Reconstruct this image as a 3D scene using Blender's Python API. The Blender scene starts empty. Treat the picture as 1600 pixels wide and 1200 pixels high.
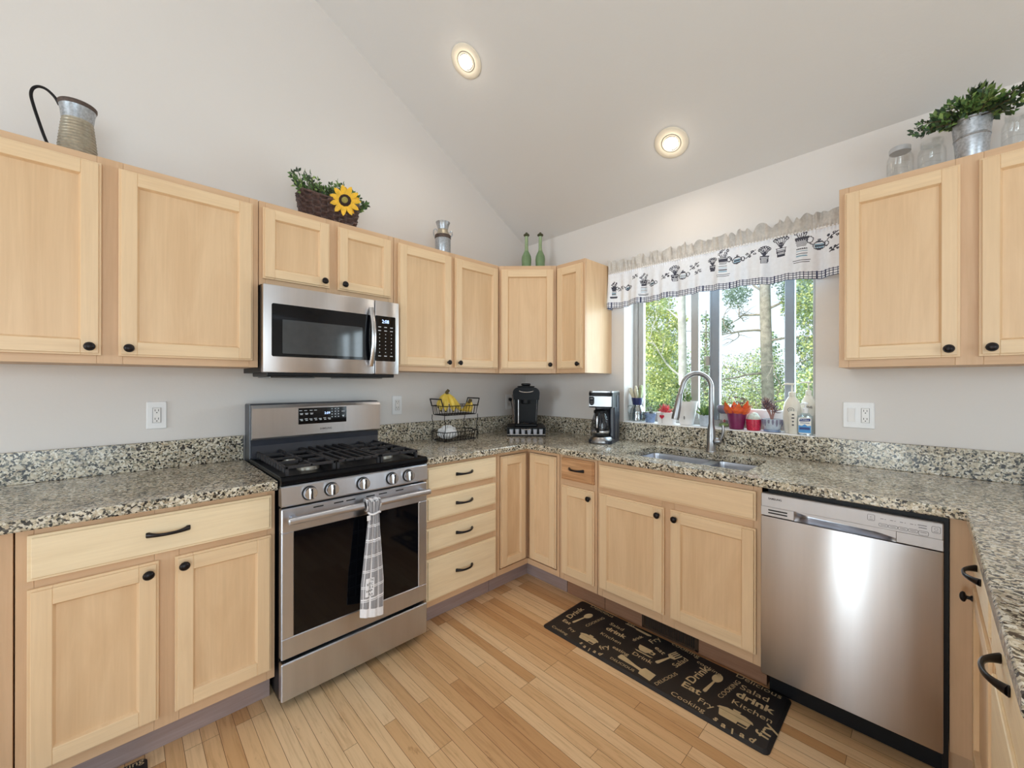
import bpy, bmesh, math, random
from mathutils import Vector, Matrix
R = math.radians
PI = math.pi
rnd = random.Random(7)
scene = bpy.context.scene
COL = scene.collection

# ------------------------------------------------------------------ camera, world, light, exposure
cam_d = bpy.data.cameras.new('camera')
cam_d.sensor_fit = 'HORIZONTAL'
cam_d.sensor_width = 36.0
cam_d.lens = 629.5 * 36.0 / 1600.0
cam_d.shift_y = -1.8 / 1600.0
cam_d.clip_start = 0.02
cam_d.clip_end = 200
cam = bpy.data.objects.new('camera', cam_d)
cam.location = (2.446, -2.5346, 1.304)
cam.rotation_euler = (R(90), R(-0.1), 0.8009)
COL.objects.link(cam)
scene.camera = cam

world = bpy.data.worlds.new('sky')
scene.world = world
world.use_nodes = True
wn = world.node_tree.nodes
wl = world.node_tree.links
wn.clear()
w_out = wn.new('ShaderNodeOutputWorld')
w_bg = wn.new('ShaderNodeBackground')
w_tc = wn.new('ShaderNodeTexCoord')
w_sep = wn.new('ShaderNodeSeparateXYZ')
w_rmp = wn.new('ShaderNodeValToRGB')
w_rmp.color_ramp.elements[0].position = 0.0
w_rmp.color_ramp.elements[0].color = (0.86, 0.93, 1.0, 1)
w_rmp.color_ramp.elements[1].position = 0.7
w_rmp.color_ramp.elements[1].color = (0.55, 0.75, 1.0, 1)
w_bg.inputs[1].default_value = 1.5
wl.new(w_tc.outputs['Generated'], w_sep.inputs[0])
wl.new(w_sep.outputs[2], w_rmp.inputs[0])
wl.new(w_rmp.outputs[0], w_bg.inputs[0])
wl.new(w_bg.outputs[0], w_out.inputs[0])

def sun(direction, energy, ang, col):
    d = bpy.data.lights.new('sun', 'SUN')
    d.energy = energy
    d.angle = R(ang)
    d.color = col
    o = bpy.data.objects.new('sun', d)
    o.rotation_euler = Vector(direction).to_track_quat('-Z', 'Y').to_euler()
    COL.objects.link(o)

def area(name, loc, direction, sx, sy, watts, col):
    d = bpy.data.lights.new(name, 'AREA')
    d.shape = 'RECTANGLE'
    d.size = sx
    d.size_y = sy
    d.energy = watts
    d.color = col
    o = bpy.data.objects.new(name, d)
    o.location = loc
    o.rotation_euler = Vector(direction).to_track_quat('-Z', 'Y').to_euler()
    COL.objects.link(o)

sun((0.25, 0.62, -0.75), 4.5, 3, (1.0, 0.96, 0.88))
# daylight at the openings of the room, plus unseen fill lamps
area('daylight_kitchen_window', (1.5, 0.24, 1.52), (0, -1, -0.12), 1.0, 0.9, 22, (0.74, 0.90, 1.0))
area('daylight_patio_door', (4.7, 0.22, 1.15), (0, -1, -0.05), 1.15, 2.0, 38, (0.74, 0.91, 1.0))
area('fill_side_opening', (6.05, -4.0, 1.25), (-1, 0, -0.02), 2.9, 2.1, 80, (0.75, 0.92, 1.0))  # unseen side opening and its lamp, added for general fill
area('daylight_rear_door', (1.75, -8.05, 1.15), (0, 1, -0.02), 1.0, 2.0, 86, (0.76, 0.92, 1.0))
area('fill_high_opening', (3.4, -8.05, 2.3), (0, 1, 0.12), 3.2, 1.2, 44, (0.76, 0.92, 1.0))  # unseen lamp added high at the rear wall to brighten the room

vs = scene.view_settings
vs.view_transform = 'Standard'
vs.look = 'None'
vs.gamma = 1.0
vs.use_curve_mapping = False
vs.exposure = -0.08
scene.display_settings.display_device = 'sRGB'
scene.cycles.use_denoising = True
scene.cycles.max_bounces = 10
scene.cycles.diffuse_bounces = 6
scene.cycles.glossy_bounces = 4
scene.cycles.transmission_bounces = 8
scene.cycles.transparent_max_bounces = 16
scene.cycles.caustics_reflective = False
scene.cycles.caustics_refractive = False
scene.cycles.sample_clamp_indirect = 6.0

# ------------------------------------------------------------------ materials
def lin(r, g, b):
    f = lambda c: (c / 255) / 12.92 if c / 255 <= 0.04045 else ((c / 255 + 0.055) / 1.055) ** 2.4
    return (f(r), f(g), f(b), 1.0)

class NT:
    """small node-tree helper"""
    def __init__(self, name):
        self.m = bpy.data.materials.new(name)
        self.m.use_nodes = True
        self.n = self.m.node_tree.nodes
        self.l = self.m.node_tree.links
        self.n.clear()
        self.out = self.n.new('ShaderNodeOutputMaterial')
        self.p = self.n.new('ShaderNodeBsdfPrincipled')
        self.l.new(self.p.outputs[0], self.out.inputs[0])
        self.tc = None
    def link(self, a, b):
        self.l.new(a, b)
    def coords(self, scale=(1, 1, 1), rot=(0, 0, 0), loc=(0, 0, 0)):
        if self.tc is None:
            self.tc = self.n.new('ShaderNodeTexCoord')
        mp = self.n.new('ShaderNodeMapping')
        mp.inputs['Scale'].default_value = scale
        mp.inputs['Rotation'].default_value = rot
        mp.inputs['Location'].default_value = loc
        self.link(self.tc.outputs['Object'], mp.inputs[0])
        return mp.outputs[0]
    def noise(self, vec, scale, detail=3, rough=0.5, dist=0.0):
        t = self.n.new('ShaderNodeTexNoise')
        t.inputs['Scale'].default_value = scale
        t.inputs['Detail'].default_value = detail
        t.inputs['Roughness'].default_value = rough
        t.inputs['Distortion'].default_value = dist
        self.link(vec, t.inputs['Vector'])
        return t.outputs[0]
    def voro(self, vec, scale, out='Distance', feature='F1'):
        t = self.n.new('ShaderNodeTexVoronoi')
        t.feature = feature
        t.inputs['Scale'].default_value = scale
        self.link(vec, t.inputs['Vector'])
        return t.outputs[out]
    def ramp(self, fac, stops, interp='LINEAR'):
        t = self.n.new('ShaderNodeValToRGB')
        t.color_ramp.interpolation = interp
        e = t.color_ramp.elements
        while len(e) < len(stops):
            e.new(0.5)
        for k, (p, c) in enumerate(stops):
            e[k].position = p
            e[k].color = c if len(c) == 4 else (*c, 1)
        self.link(fac, t.inputs[0])
        return t.outputs[0]
    def mix(self, fac, a, b, mode='MIX'):
        t = self.n.new('ShaderNodeMix')
        t.data_type = 'RGBA'
        t.blend_type = mode
        for s, v in ((t.inputs[0], fac), (t.inputs[6], a), (t.inputs[7], b)):
            if hasattr(v, 'links'):
                self.link(v, s)
            else:
                s.default_value = v
        return t.outputs[2]
    def bump(self, h, strength, dist=0.001):
        t = self.n.new('ShaderNodeBump')
        t.inputs['Strength'].default_value = strength
        t.inputs['Distance'].default_value = dist
        self.link(h, t.inputs['Height'])
        self.link(t.outputs[0], self.p.inputs['Normal'])
    def set(self, **k):
        for a, v in k.items():
            s = self.p.inputs[a.replace('_', ' ')]
            if hasattr(v, 'links'):
                self.link(v, s)
            else:
                s.default_value = v
        return self.m

def simple(name, rgb, rough=0.5, metal=0.0, var=0.06, scale=30, emit=0, bump=0, spec=0.5, coat=0):
    t = NT(name)
    c = lin(*rgb)
    n = t.noise(t.coords(), scale, 3)
    d = tuple(x * (1 - var) for x in c[:3]) + (1,)
    b = tuple(min(1, x * (1 + var)) for x in c[:3]) + (1,)
    col = t.ramp(n, [(0.3, d), (0.7, b)])
    t.set(Base_Color=col, Roughness=rough, Metallic=metal, Specular_IOR_Level=spec)
    if coat:
        t.set(Coat_Weight=coat)
    if emit:
        t.set(Emission_Color=c, Emission_Strength=emit)
    if bump:
        t.bump(t.noise(t.coords(), scale * 4, 2), bump)
    return t.m

def wood(name, rgb, vertical=True, contrast=0.09, rough=0.42, blotch=0.10, offs=0.0):
    t = NT(name)
    s = (26, 26, 0.9) if vertical else (1.3, 1.3, 30)
    s2 = (5, 5, 0.8) if vertical else (0.9, 0.9, 7)
    c = lin(*rgb)
    g = t.noise(t.coords(s, loc=(offs, offs, offs)), 3.0, 6, 0.62, 0.6)
    b = t.noise(t.coords(s2, loc=(offs * 2, 3, offs)), 1.5, 4, 0.6, 1.2)
    contrast *= 0.6
    dk = tuple(x * (1 - contrast * k) for x, k in zip(c[:3], (0.8, 1.15, 1.5))) + (1,)
    lt = tuple(min(1, x * (1 + contrast)) for x in c[:3]) + (1,)
    col = t.ramp(g, [(0.34, dk), (0.66, lt)])
    bd = (1 - blotch * 0.7, 1 - blotch, 1 - blotch * 1.3, 1)
    col2 = t.mix(1.0, col, t.ramp(b, [(0.35, bd), (0.6, (1, 1, 1, 1))]), 'MULTIPLY')
    t.set(Base_Color=col2, Roughness=rough, Specular_IOR_Level=0.4)
    t.bump(g, 0.05, 0.0005)
    return t.m

def granite(name):
    t = NT(name)
    v = t.coords()
    n0 = t.noise(v, 9, 2)
    wv = t.n.new('ShaderNodeVectorMath'); wv.operation = 'ADD'
    nn = t.n.new('ShaderNodeTexNoise'); nn.inputs['Scale'].default_value = 80; t.link(v, nn.inputs['Vector'])
    sc = t.n.new('ShaderNodeVectorMath'); sc.operation = 'SCALE'; sc.inputs['Scale'].default_value = 0.016
    t.link(nn.outputs[1], sc.inputs[0]); t.link(v, wv.inputs[0]); t.link(sc.outputs[0], wv.inputs[1])
    cell = t.voro(wv.outputs[0], 150, 'Color')
    sep = t.n.new('ShaderNodeSeparateXYZ'); t.link(cell, sep.inputs[0])
    base = t.ramp(sep.outputs[0], [(0.0, lin(36, 33, 33)), (0.17, lin(66, 61, 58)), (0.25, lin(124, 123, 110)), (0.42, lin(190, 177, 153)),
                                   (0.62, lin(213, 202, 180)), (0.85, lin(234, 230, 219)), (1.0, lin(178, 158, 130))])
    dark = t.ramp(t.noise(v, 120, 4, 0.7), [(0.36, (0.05, 0.05, 0.05, 1)), (0.44, (1, 1, 1, 1))])
    dirt = t.ramp(n0, [(0.33, (0.70, 0.68, 0.66, 1)), (0.55, (1, 1, 1, 1))])
    col = t.mix(0.85, base, dark, 'MULTIPLY')
    col = t.mix(1.0, col, dirt, 'MULTIPLY')
    t.set(Base_Color=col, Roughness=0.13, Specular_IOR_Level=0.5)
    t.bump(sep.outputs[0], 0.03, 0.0004)
    return t.m

def steel(name, rgb, rough=0.27, dirn='h', aniso=0.88):
    t = NT(name)
    s = (2, 2, 500) if dirn == 'h' else (400, 400, 1.5)
    g = t.noise(t.coords(s), 2.0, 2)
    st = t.noise(t.coords((9, 9, 0.7)), 2.5, 4, 0.6)
    c = lin(*rgb)
    d = tuple(x * 0.93 for x in c[:3]) + (1,)
    col = t.ramp(st, [(0.3, d), (0.7, c)])
    rr = rough
    t.set(Base_Color=col, Metallic=1.0, Roughness=rr, Anisotropic=aniso, Anisotropic_Rotation=0.25)
    tg = t.n.new('ShaderNodeTangent')
    tg.direction_type = 'RADIAL'
    tg.axis = 'Z'
    t.link(tg.outputs[0], t.p.inputs['Tangent'])
    return t.m

def glassy(name, tint=(1, 1, 1), refl=0.08, rough=0.02):
    t = NT(name)
    n = t.n
    tr = n.new('ShaderNodeBsdfTransparent')
    tr.inputs[0].default_value = (*tint, 1)
    gl = n.new('ShaderNodeBsdfGlossy')
    gl.inputs['Roughness'].default_value = rough
    fr = n.new('ShaderNodeLayerWeight')
    fr.inputs[0].default_value = 0.35
    pw = n.new('ShaderNodeMath'); pw.operation = 'POWER'
    pw.inputs[1].default_value = 2.5
    t.link(fr.outputs[1], pw.inputs[0])
    mp = n.new('ShaderNodeMath'); mp.operation = 'MULTIPLY_ADD'
    mp.inputs[1].default_value = 0.55
    mp.inputs[2].default_value = refl * 0.3
    mx = n.new('ShaderNodeMixShader')
    t.link(pw.outputs[0], mp.inputs[0])
    t.link(mp.outputs[0], mx.inputs[0])
    t.link(tr.outputs[0], mx.inputs[1])
    t.link(gl.outputs[0], mx.inputs[2])
    t.link(mx.outputs[0], t.out.inputs[0])
    n.remove(t.p)
    return t.m

def plaster(name, rgb, bump=0.25, scale=90):
    t = NT(name)
    v = t.coords()
    c = lin(*rgb)
    d = tuple(x * 0.985 for x in c[:3]) + (1,)
    t.set(Base_Color=t.ramp(t.noise(v, 2.0, 3), [(0.3, d), (0.7, c)]), Roughness=0.7, Specular_IOR_Level=0.25)
    t.bump(t.noise(v, scale, 3, 0.6), bump, 0.002)
    return t.m

def floorboards(name):
    t = NT(name)
    v = t.coords()
    br = t.n.new('ShaderNodeTexBrick')
    br.offset = 0.37
    br.offset_frequency = 3
    br.inputs['Color1'].default_value = (0, 0, 0, 1)
    br.inputs['Color2'].default_value = (1, 1, 1, 1)
    br.inputs['Mortar'].default_value = (0.5, 0.5, 0.5, 1)
    br.inputs['Scale'].default_value = 1.0
    br.inputs['Mortar Size'].default_value = 0.0007
    br.inputs['Mortar Smooth'].default_value = 0.0
    br.inputs['Brick Width'].default_value = 0.62
    br.inputs['Row Height'].default_value = 0.0505
    t.link(v, br.inputs['Vector'])
    tone = t.ramp(br.outputs[0], [(0.0, lin(200, 154, 108)), (0.3, lin(219, 179, 134)), (0.6, lin(229, 193, 150)), (1.0, lin(237, 207, 168))])
    # grain runs along x and shifts from board to board
    sh = t.n.new('ShaderNodeVectorMath'); sh.operation = 'MULTIPLY_ADD'
    sh.inputs[1].default_value = (3, 5, 7)
    cb = t.n.new('ShaderNodeCombineXYZ')
    for k in range(3):
        t.link(br.outputs[0], cb.inputs[k])
    mp = t.coords((1.6, 24, 10))
    t.link(cb.outputs[0], sh.inputs[0]); t.link(mp, sh.inputs[2])
    g = t.noise(sh.outputs[0], 2.6, 6, 0.65, 1.0)
    gr = t.ramp(g, [(0.30, (0.72, 0.64, 0.56, 1)), (0.5, (0.97, 0.95, 0.93, 1)), (0.75, (1.04, 1.03, 1.02, 1))])
    col = t.mix(0.8, tone, gr, 'MULTIPLY')
    spots = t.ramp(t.noise(t.coords((3, 9, 3)), 3.2, 5, 0.7), [(0.27, (0.55, 0.45, 0.36, 1)), (0.37, (1, 1, 1, 1))])
    col = t.mix(0.6, col, spots, 'MULTIPLY')
    seam = t.mix(br.outputs[1], col, lin(96, 62, 36))
    t.set(Base_Color=seam, Roughness=0.34, Specular_IOR_Level=0.4)
    t.bump(g, 0.05, 0.0006)
    return t.m

M = {}
M['wall'] = plaster('wall_paint', (226, 221, 218), 0.22, 70)
M['ceil'] = plaster('ceiling_paint', (222, 221, 221), 0.35, 55)
M['floor'] = floorboards('oak_strip_floor')
M['maple'] = wood('maple_upright_grain', (232, 203, 166), True, 0.06, 0.40, 0.07)
M['maple_panel'] = wood('maple_panel', (227, 195, 157), True, 0.06, 0.40, 0.12, 4.0)
M['maple_h'] = wood('maple_level_grain', (233, 205, 168), False, 0.07, 0.40, 0.07)
M['drawer'] = wood('maple_drawer', (240, 220, 186), False, 0.08, 0.42, 0.08, 2.0)
M['frame'] = wood('maple_face_frame', (214, 180, 146), True, 0.06, 0.45, 0.12, 7.0)
M['frame_h'] = wood('maple_face_frame_level', (214, 180, 146), False, 0.06, 0.45, 0.12, 9.0)
M['dough'] = wood('unfinished_pine', (200, 156, 116), False, 0.40, 0.5, 0.2, 5.0)
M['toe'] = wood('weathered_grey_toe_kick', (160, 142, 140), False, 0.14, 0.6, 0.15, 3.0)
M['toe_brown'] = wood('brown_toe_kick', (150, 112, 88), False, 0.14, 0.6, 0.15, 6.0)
M['granite'] = granite('speckled_granite')
M['steel'] = steel('brushed_steel', (204, 207, 216), 0.32, 'v')
M['steel_v'] = steel('brushed_steel_upright', (208, 204, 204), 0.33, 'v')
M['steel_matte'] = steel('satin_steel', (190, 186, 186), 0.5, 'v', 0.0)
M['chrome'] = simple('bright_steel', (205, 205, 208), 0.22, 1.0, 0.04)
M['nickel'] = simple('brushed_nickel', (160, 160, 162), 0.3, 1.0, 0.04)
M['sink'] = simple('sink_steel', (190, 192, 200), 0.3, 1.0, 0.05)
M['black'] = simple('black_plastic', (19, 19, 22), 0.4, 0, 0.1, spec=0.25)
M['black_gloss'] = simple('black_enamel', (10, 11, 15), 0.3, 0, 0.1, spec=0.14)
M['enamel_blue'] = simple('dark_enamel', (34, 38, 50), 0.3, 0, 0.1)
M['black_glass'] = simple('black_glass', (9, 10, 14), 0.05, 0, 0.1, spec=0.3)
M['smoke_glass'] = simple('grey_oven_glass', (52, 56, 60), 0.06, 0, 0.1, spec=0.8)
M['iron'] = simple('cast_iron', (40, 38, 42), 0.6, 0.0, 0.15, 200, bump=0.2)
M['burner'] = simple('burner_alloy', (176, 170, 160), 0.4, 0.8, 0.1)
M['bronze'] = simple('dark_bronze', (34, 29, 30), 0.32, 0.6, 0.2)
M['white'] = simple('white_plastic', (238, 238, 240), 0.35, 0, 0.01)
M['white_matte'] = simple('white_ceramic', (236, 233, 232), 0.3, 0, 0.02)
M['vinyl'] = simple('taupe_vinyl', (172, 166, 160), 0.45, 0, 0.03)
M['vinyl_blue'] = simple('grey_vinyl', (140, 146, 154), 0.4, 0, 0.03)
M['sill'] = simple('white_sill_paint', (236, 236, 238), 0.45, 0, 0.02)
M['pane'] = glassy('window_glass', (0.97, 0.99, 0.99))
M['jar'] = glassy('jar_glass', (0.985, 0.99, 0.99), 0.2, 0.03)
M['jug_glass'] = glassy('thick_glass', (0.84, 0.88, 0.88), 0.9, 0.08)
M['carafe'] = glassy('carafe_glass', (0.62, 0.63, 0.66), 0.2, 0.03)
M['slot'] = simple('dark_slot', (20, 20, 22), 0.7, 0, 0.1)
M['print_white'] = simple('white_print', (222, 226, 232), 0.5, 0, 0.02)
M['print_grey'] = simple('grey_print', (90, 88, 90), 0.5, 0, 0.02)
M['digits'] = simple('lit_digits', (190, 215, 255), 0.5, 0, 0.02, emit=1.5)
M['bulb'] = simple('lit_lamp', (255, 240, 214), 0.5, 0, 0.0, emit=6)
M['trim_white'] = simple('lamp_trim', (236, 228, 212), 0.4, 0, 0.02)
M['galv'] = simple('galvanised_zinc', (178, 182, 188), 0.36, 0.85, 0.22, 120)
M['galv_warm'] = simple('aged_zinc', (176, 168, 152), 0.42, 0.7, 0.15, 90)
M['rust'] = simple('rusted_band', (92, 78, 72), 0.6, 0.4, 0.25, 80)
M['wire'] = simple('black_wire', (26, 22, 24), 0.4, 0.5, 0.1)
M['wicker'] = simple('dark_wicker', (84, 64, 60), 0.5, 0, 0.55, 70, bump=0.4)
M['leaf_dark'] = simple('dark_green_leaf', (44, 66, 40), 0.5, 0, 0.3, 40)
M['leaf_mid'] = simple('mid_green_leaf', (84, 116, 60), 0.5, 0, 0.3, 40)
M['leaf_light'] = simple('light_green_leaf', (134, 160, 90), 0.5, 0, 0.25, 40)
M['leaf_grey'] = simple('grey_green_leaf', (150, 160, 150), 0.5, 0, 0.2, 40)
M['stem'] = simple('brown_stem', (84, 66, 48), 0.7, 0, 0.2)
M['petal'] = simple('yellow_petal', (238, 186, 40), 0.5, 0, 0.15, 60)
M['seed'] = simple('dark_seed_ring', (46, 26, 18), 0.8, 0, 0.3, 200, bump=0.4)
M['seed_c'] = simple('green_seed_centre', (150, 140, 70), 0.8, 0, 0.3, 200)
M['bottle_green'] = simple('frosted_green_glass', (118, 144, 104), 0.3, 0, 0.08)
M['bottle_neck'] = simple('pale_green_glass', (150, 170, 132), 0.25, 0, 0.08)
M['cork'] = simple('dark_stopper', (70, 72, 42), 0.6, 0, 0.2)
M['banana'] = simple('banana_skin', (226, 196, 84), 0.5, 0, 0.12, 30)
M['banana_tip'] = simple('banana_tip', (86, 70, 30), 0.7, 0, 0.25, 30)
M['bag'] = simple('white_film', (226, 226, 228), 0.25, 0, 0.06, 60)
M['cup'] = simple('grey_white_cup', (206, 204, 212), 0.5, 0, 0.04)
M['navy'] = simple('navy_glaze', (48, 54, 98), 0.25, 0, 0.15)
M['blue_glaze'] = simple('blue_glaze', (132, 152, 186), 0.3, 0, 0.2, 60)
M['pale_blue'] = simple('pale_blue_glaze', (186, 196, 208), 0.35, 0, 0.1, 60)
M['purple_glaze'] = simple('mauve_glaze', (130, 126, 148), 0.4, 0, 0.1)
M['magenta'] = simple('magenta_glaze', (122, 36, 82), 0.35, 0, 0.12)
M['red_glaze'] = simple('red_speckle', (196, 44, 74), 0.3, 0, 0.35, 160)
M['orange'] = simple('orange_petal', (232, 104, 52), 0.5, 0, 0.2, 60)
M['red_leaf'] = simple('red_succulent', (206, 84, 92), 0.5, 0, 0.2, 60)
M['heart'] = simple('red_heart', (190, 36, 66), 0.4, 0, 0.1)
M['cactus'] = simple('pale_cactus', (206, 198, 176), 0.7, 0, 0.18, 200, bump=0.4)
M['cactus_g'] = simple('green_cactus', (150, 158, 116), 0.7, 0, 0.18, 200, bump=0.4)
M['cactus_w'] = simple('woolly_cactus', (206, 216, 206), 0.8, 0, 0.12, 200, bump=0.5)
M['purple_leaf'] = simple('purple_leaf', (112, 92, 100), 0.5, 0, 0.25, 60)
M['mauve_stem'] = simple('mauve_stem', (156, 116, 108), 0.6, 0, 0.2, 60)
M['soil'] = simple('potting_soil', (70, 56, 48), 0.9, 0, 0.3, 100)
M['cream'] = simple('cream_bottle', (226, 220, 208), 0.35, 0, 0.03)
M['label_white'] = simple('pale_label', (238, 236, 232), 0.5, 0, 0.02)
M['label_blue'] = simple('blue_label', (70, 150, 214), 0.4, 0, 0.08)
M['label_navy'] = simple('navy_label', (24, 50, 120), 0.4, 0, 0.05)
M['gel'] = glassy('clear_gel', (0.86, 0.93, 0.98), 0.3, 0.05)
M['cloth'] = simple('white_cotton', (236, 240, 249), 0.9, 0, 0.03, 60)
M['cloth_ruffle'] = simple('cream_ruffle', (202, 198, 194), 0.9, 0, 0.10, 90)
M['cloth_ink'] = simple('charcoal_print', (66, 68, 82), 0.9, 0, 0.1)
M['cloth_navy'] = simple('navy_check', (46, 56, 92), 0.9, 0, 0.1)
M['cloth_blue'] = simple('blue_print', (140, 176, 200), 0.9, 0, 0.1)
M['towel'] = simple('grey_cotton', (150, 148, 152), 0.95, 0, 0.10, 200)
M['towel_w'] = simple('white_towel', (236, 234, 238), 0.95, 0, 0.03, 100)
M['mat'] = simple('black_mat_vinyl', (26, 23, 26), 0.55, 0, 0.1, 60)
M['mat_print'] = simple('tan_mat_print', (196, 176, 140), 0.6, 0, 0.08)
M['jar_lid'] = simple('silver_lid', (196, 198, 202), 0.35, 0.35, 0.04)
M['vent'] = simple('brown_register', (70, 52, 38), 0.5, 0.3, 0.15)
M['grass'] = simple('lawn', (120, 140, 80), 0.9, 0, 0.3, 3)
M['bark_pine'] = simple('pine_bark', (176, 164, 150), 0.9, 0, 0.3, 12, bump=0.5)
M['bark_aspen'] = simple('aspen_bark', (214, 208, 196), 0.8, 0, 0.2, 10)
M['tree_lime'] = simple('lime_foliage', (222, 226, 150), 0.7, 0, 0.3, 3)
M['tree_green'] = simple('green_foliage', (182, 200, 140), 0.7, 0, 0.3, 3)
M['tree_deep'] = simple('deep_foliage', (132, 152, 116), 0.7, 0, 0.3, 3)
M['tree_blue'] = simple('blue_green_needles', (168, 188, 170), 0.7, 0, 0.3, 3)
M['copper'] = simple('copper_trim', (190, 150, 110), 0.3, 0.8, 0.1)

# ------------------------------------------------------------------ mesh builder
W = {}          # world matrix of each thing

class MB:
    def __init__(self):
        self.v, self.f, self.mi, self.sm = [], [], [], []
        self.M = Matrix.Identity(4)
    def add(self, verts, faces, mi=0, smooth=False):
        b = len(self.v)
        Mx = self.M
        self.v += [Mx @ Vector(p) for p in verts]
        for f in faces:
            self.f.append([b + i for i in f])
            self.mi.append(mi)
            self.sm.append(smooth)
    def box(self, x0, x1, y0, y1, z0, z1, b=0.0, mi=0, seg=1):
        self.obox((x0, y0, z0), (1, 0, 0), (0, 1, 0), (0, 0, 1), x1 - x0, y1 - y0, z1 - z0, b, mi, seg)
    def obox(self, o, u, n, w, du, dn, dw, b=0.0, mi=0, seg=1):
        o, u, n, w = Vector(o), Vector(u), Vector(n), Vector(w)
        if b <= 0:
            vs_ = [o + u * (du * i) + n * (dn * j) + w * (dw * k) for i in (0, 1) for j in (0, 1) for k in (0, 1)]
            self.add(vs_, [(0, 1, 3, 2), (4, 6, 7, 5), (0, 4, 5, 1), (2, 3, 7, 6), (0, 2, 6, 4), (1, 5, 7, 3)], mi)
            return
        bm = bmesh.new()
        vs_ = [bm.verts.new((du * i, dn * j, dw * k)) for i in (0, 1) for j in (0, 1) for k in (0, 1)]
        for f in [(0, 1, 3, 2), (4, 6, 7, 5), (0, 4, 5, 1), (2, 3, 7, 6), (0, 2, 6, 4), (1, 5, 7, 3)]:
            bm.faces.new([vs_[i] for i in f])
        bmesh.ops.bevel(bm, geom=bm.edges[:], offset=min(b, 0.49 * min(abs(du), abs(dn), abs(dw))), segments=seg, profile=0.5, affect='EDGES')
        bm.verts.index_update()
        self.add([o + u * v.co.x + n * v.co.y + w * v.co.z for v in bm.verts], [[v.index for v in f.verts] for f in bm.faces], mi, seg > 1)
        bm.free()
    def lathe(self, prof, c=(0, 0, 0), n=24, mi=0, axis=(0, 0, 1), sx=1.0, sy=1.0, smooth=True):
        c = Vector(c)
        q = Vector(axis).to_track_quat('Z', 'X').to_matrix()
        vs_, fs = [], []
        for r, z in prof:
            for k in range(n):
                a = 2 * PI * k / n
                vs_.append(c + q @ Vector((r * math.cos(a) * sx, r * math.sin(a) * sy, z)))
        for i in range(len(prof) - 1):
            for k in range(n):
                k2 = (k + 1) % n
                fs.append((i * n + k, i * n + k2, (i + 1) * n + k2, (i + 1) * n + k))
        if prof[0][0] > 1e-6:
            fs.append(list(range(n))[::-1])
        if prof[-1][0] > 1e-6:
            fs.append([(len(prof) - 1) * n + k for k in range(n)])
        self.add(vs_, fs, mi, smooth)
    def tube(self, path, r, n=8, mi=0, closed=False, flat=None):
        P = [Vector(p) for p in path]
        m = len(P)
        rs = r if isinstance(r, (list, tuple)) else [r] * m
        vs_, fs = [], []
        up = Vector((0, 0, 1))
        prev = None
        for i in range(m):
            if closed:
                t = P[(i + 1) % m] - P[i - 1]
            else:
                t = P[min(i + 1, m - 1)] - P[max(i - 1, 0)]
            if t.length < 1e-9:
                t = Vector((0, 0, 1))
            t.normalize()
            if prev is None:
                a = up if abs(t.z) < 0.9 else Vector((1, 0, 0))
                x = a.cross(t).normalized()
            else:
                x = (prev - t * prev.dot(t))
                x = x.normalized() if x.length > 1e-6 else t.orthogonal().normalized()
            y = t.cross(x)
            prev = x
            fx, fy = flat if flat else (1, 1)
            for k in range(n):
                a = 2 * PI * k / n
                vs_.append(P[i] + x * (math.cos(a) * rs[i] * fx) + y * (math.sin(a) * rs[i] * fy))
        for i in range(m if closed else m - 1):
            j = (i + 1) % m
            for k in range(n):
                k2 = (k + 1) % n
                fs.append((i * n + k, i * n + k2, j * n + k2, j * n + k))
        if not closed:
            fs.append(list(range(n))[::-1])
            fs.append([(m - 1) * n + k for k in range(n)])
        self.add(vs_, fs, mi, True)
    def stube(self, path, r, n=8, mi=0, sub=4):
        """tube along a smooth curve through the points"""
        P = [Vector(p) for p in path]
        out = []
        for i in range(len(P) - 1):
            a, b, c, d = P[max(i - 1, 0)], P[i], P[i + 1], P[min(i + 2, len(P) - 1)]
            for k in range(sub):
                q = k / sub
                out.append(0.5 * (2 * b + (c - a) * q + (2 * a - 5 * b + 4 * c - d) * q * q + (3 * b - a - 3 * c + d) * q ** 3))
        out.append(P[-1])
        self.tube(out, r, n, mi)
    def prism(self, poly, o, u, w, n, d, mi=0):
        """polygon (a,b) in the plane o + a*u + b*w, extruded d along n"""
        o, u, w, n = Vector(o), Vector(u), Vector(w), Vector(n)
        k = len(poly)
        vs_ = [o + u * a + w * b for a, b in poly] + [o + u * a + w * b + n * d for a, b in poly]
        fs = [list(range(k))[::-1], list(range(k, 2 * k))] + [(i, (i + 1) % k, k + (i + 1) % k, k + i) for i in range(k)]
        self.add(vs_, fs, mi)
    def grid(self, fn, nu, nv, mi=None, smooth=True):
        vs_ = [fn(i / nu, j / nv) for j in range(nv + 1) for i in range(nu + 1)]
        b = len(self.v)
        self.v += [self.M @ Vector(p) for p in vs_]
        for j in range(nv):
            for i in range(nu):
                q = j * (nu + 1) + i
                self.f.append([b + q, b + q + 1, b + q + nu + 2, b + q + nu + 1])
                self.mi.append(mi(i, j) if mi else 0)
                self.sm.append(smooth)
    def ball(self, c, r, nu=14, nv=8, mi=0):
        rx, ry, rz = r if isinstance(r, (tuple, list)) else (r, r, r)
        c = Vector(c)
        vs_, fs = [], []
        for j in range(nv + 1):
            t = PI * j / nv
            for k in range(nu):
                a = 2 * PI * k / nu
                vs_.append(c + Vector((rx * math.sin(t) * math.cos(a), ry * math.sin(t) * math.sin(a), -rz * math.cos(t))))
        for j in range(nv):
            for k in range(nu):
                k2 = (k + 1) % nu
                fs.append((j * nu + k, j * nu + k2, (j + 1) * nu + k2, (j + 1) * nu + k))
        self.add(vs_, fs, mi, True)
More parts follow.
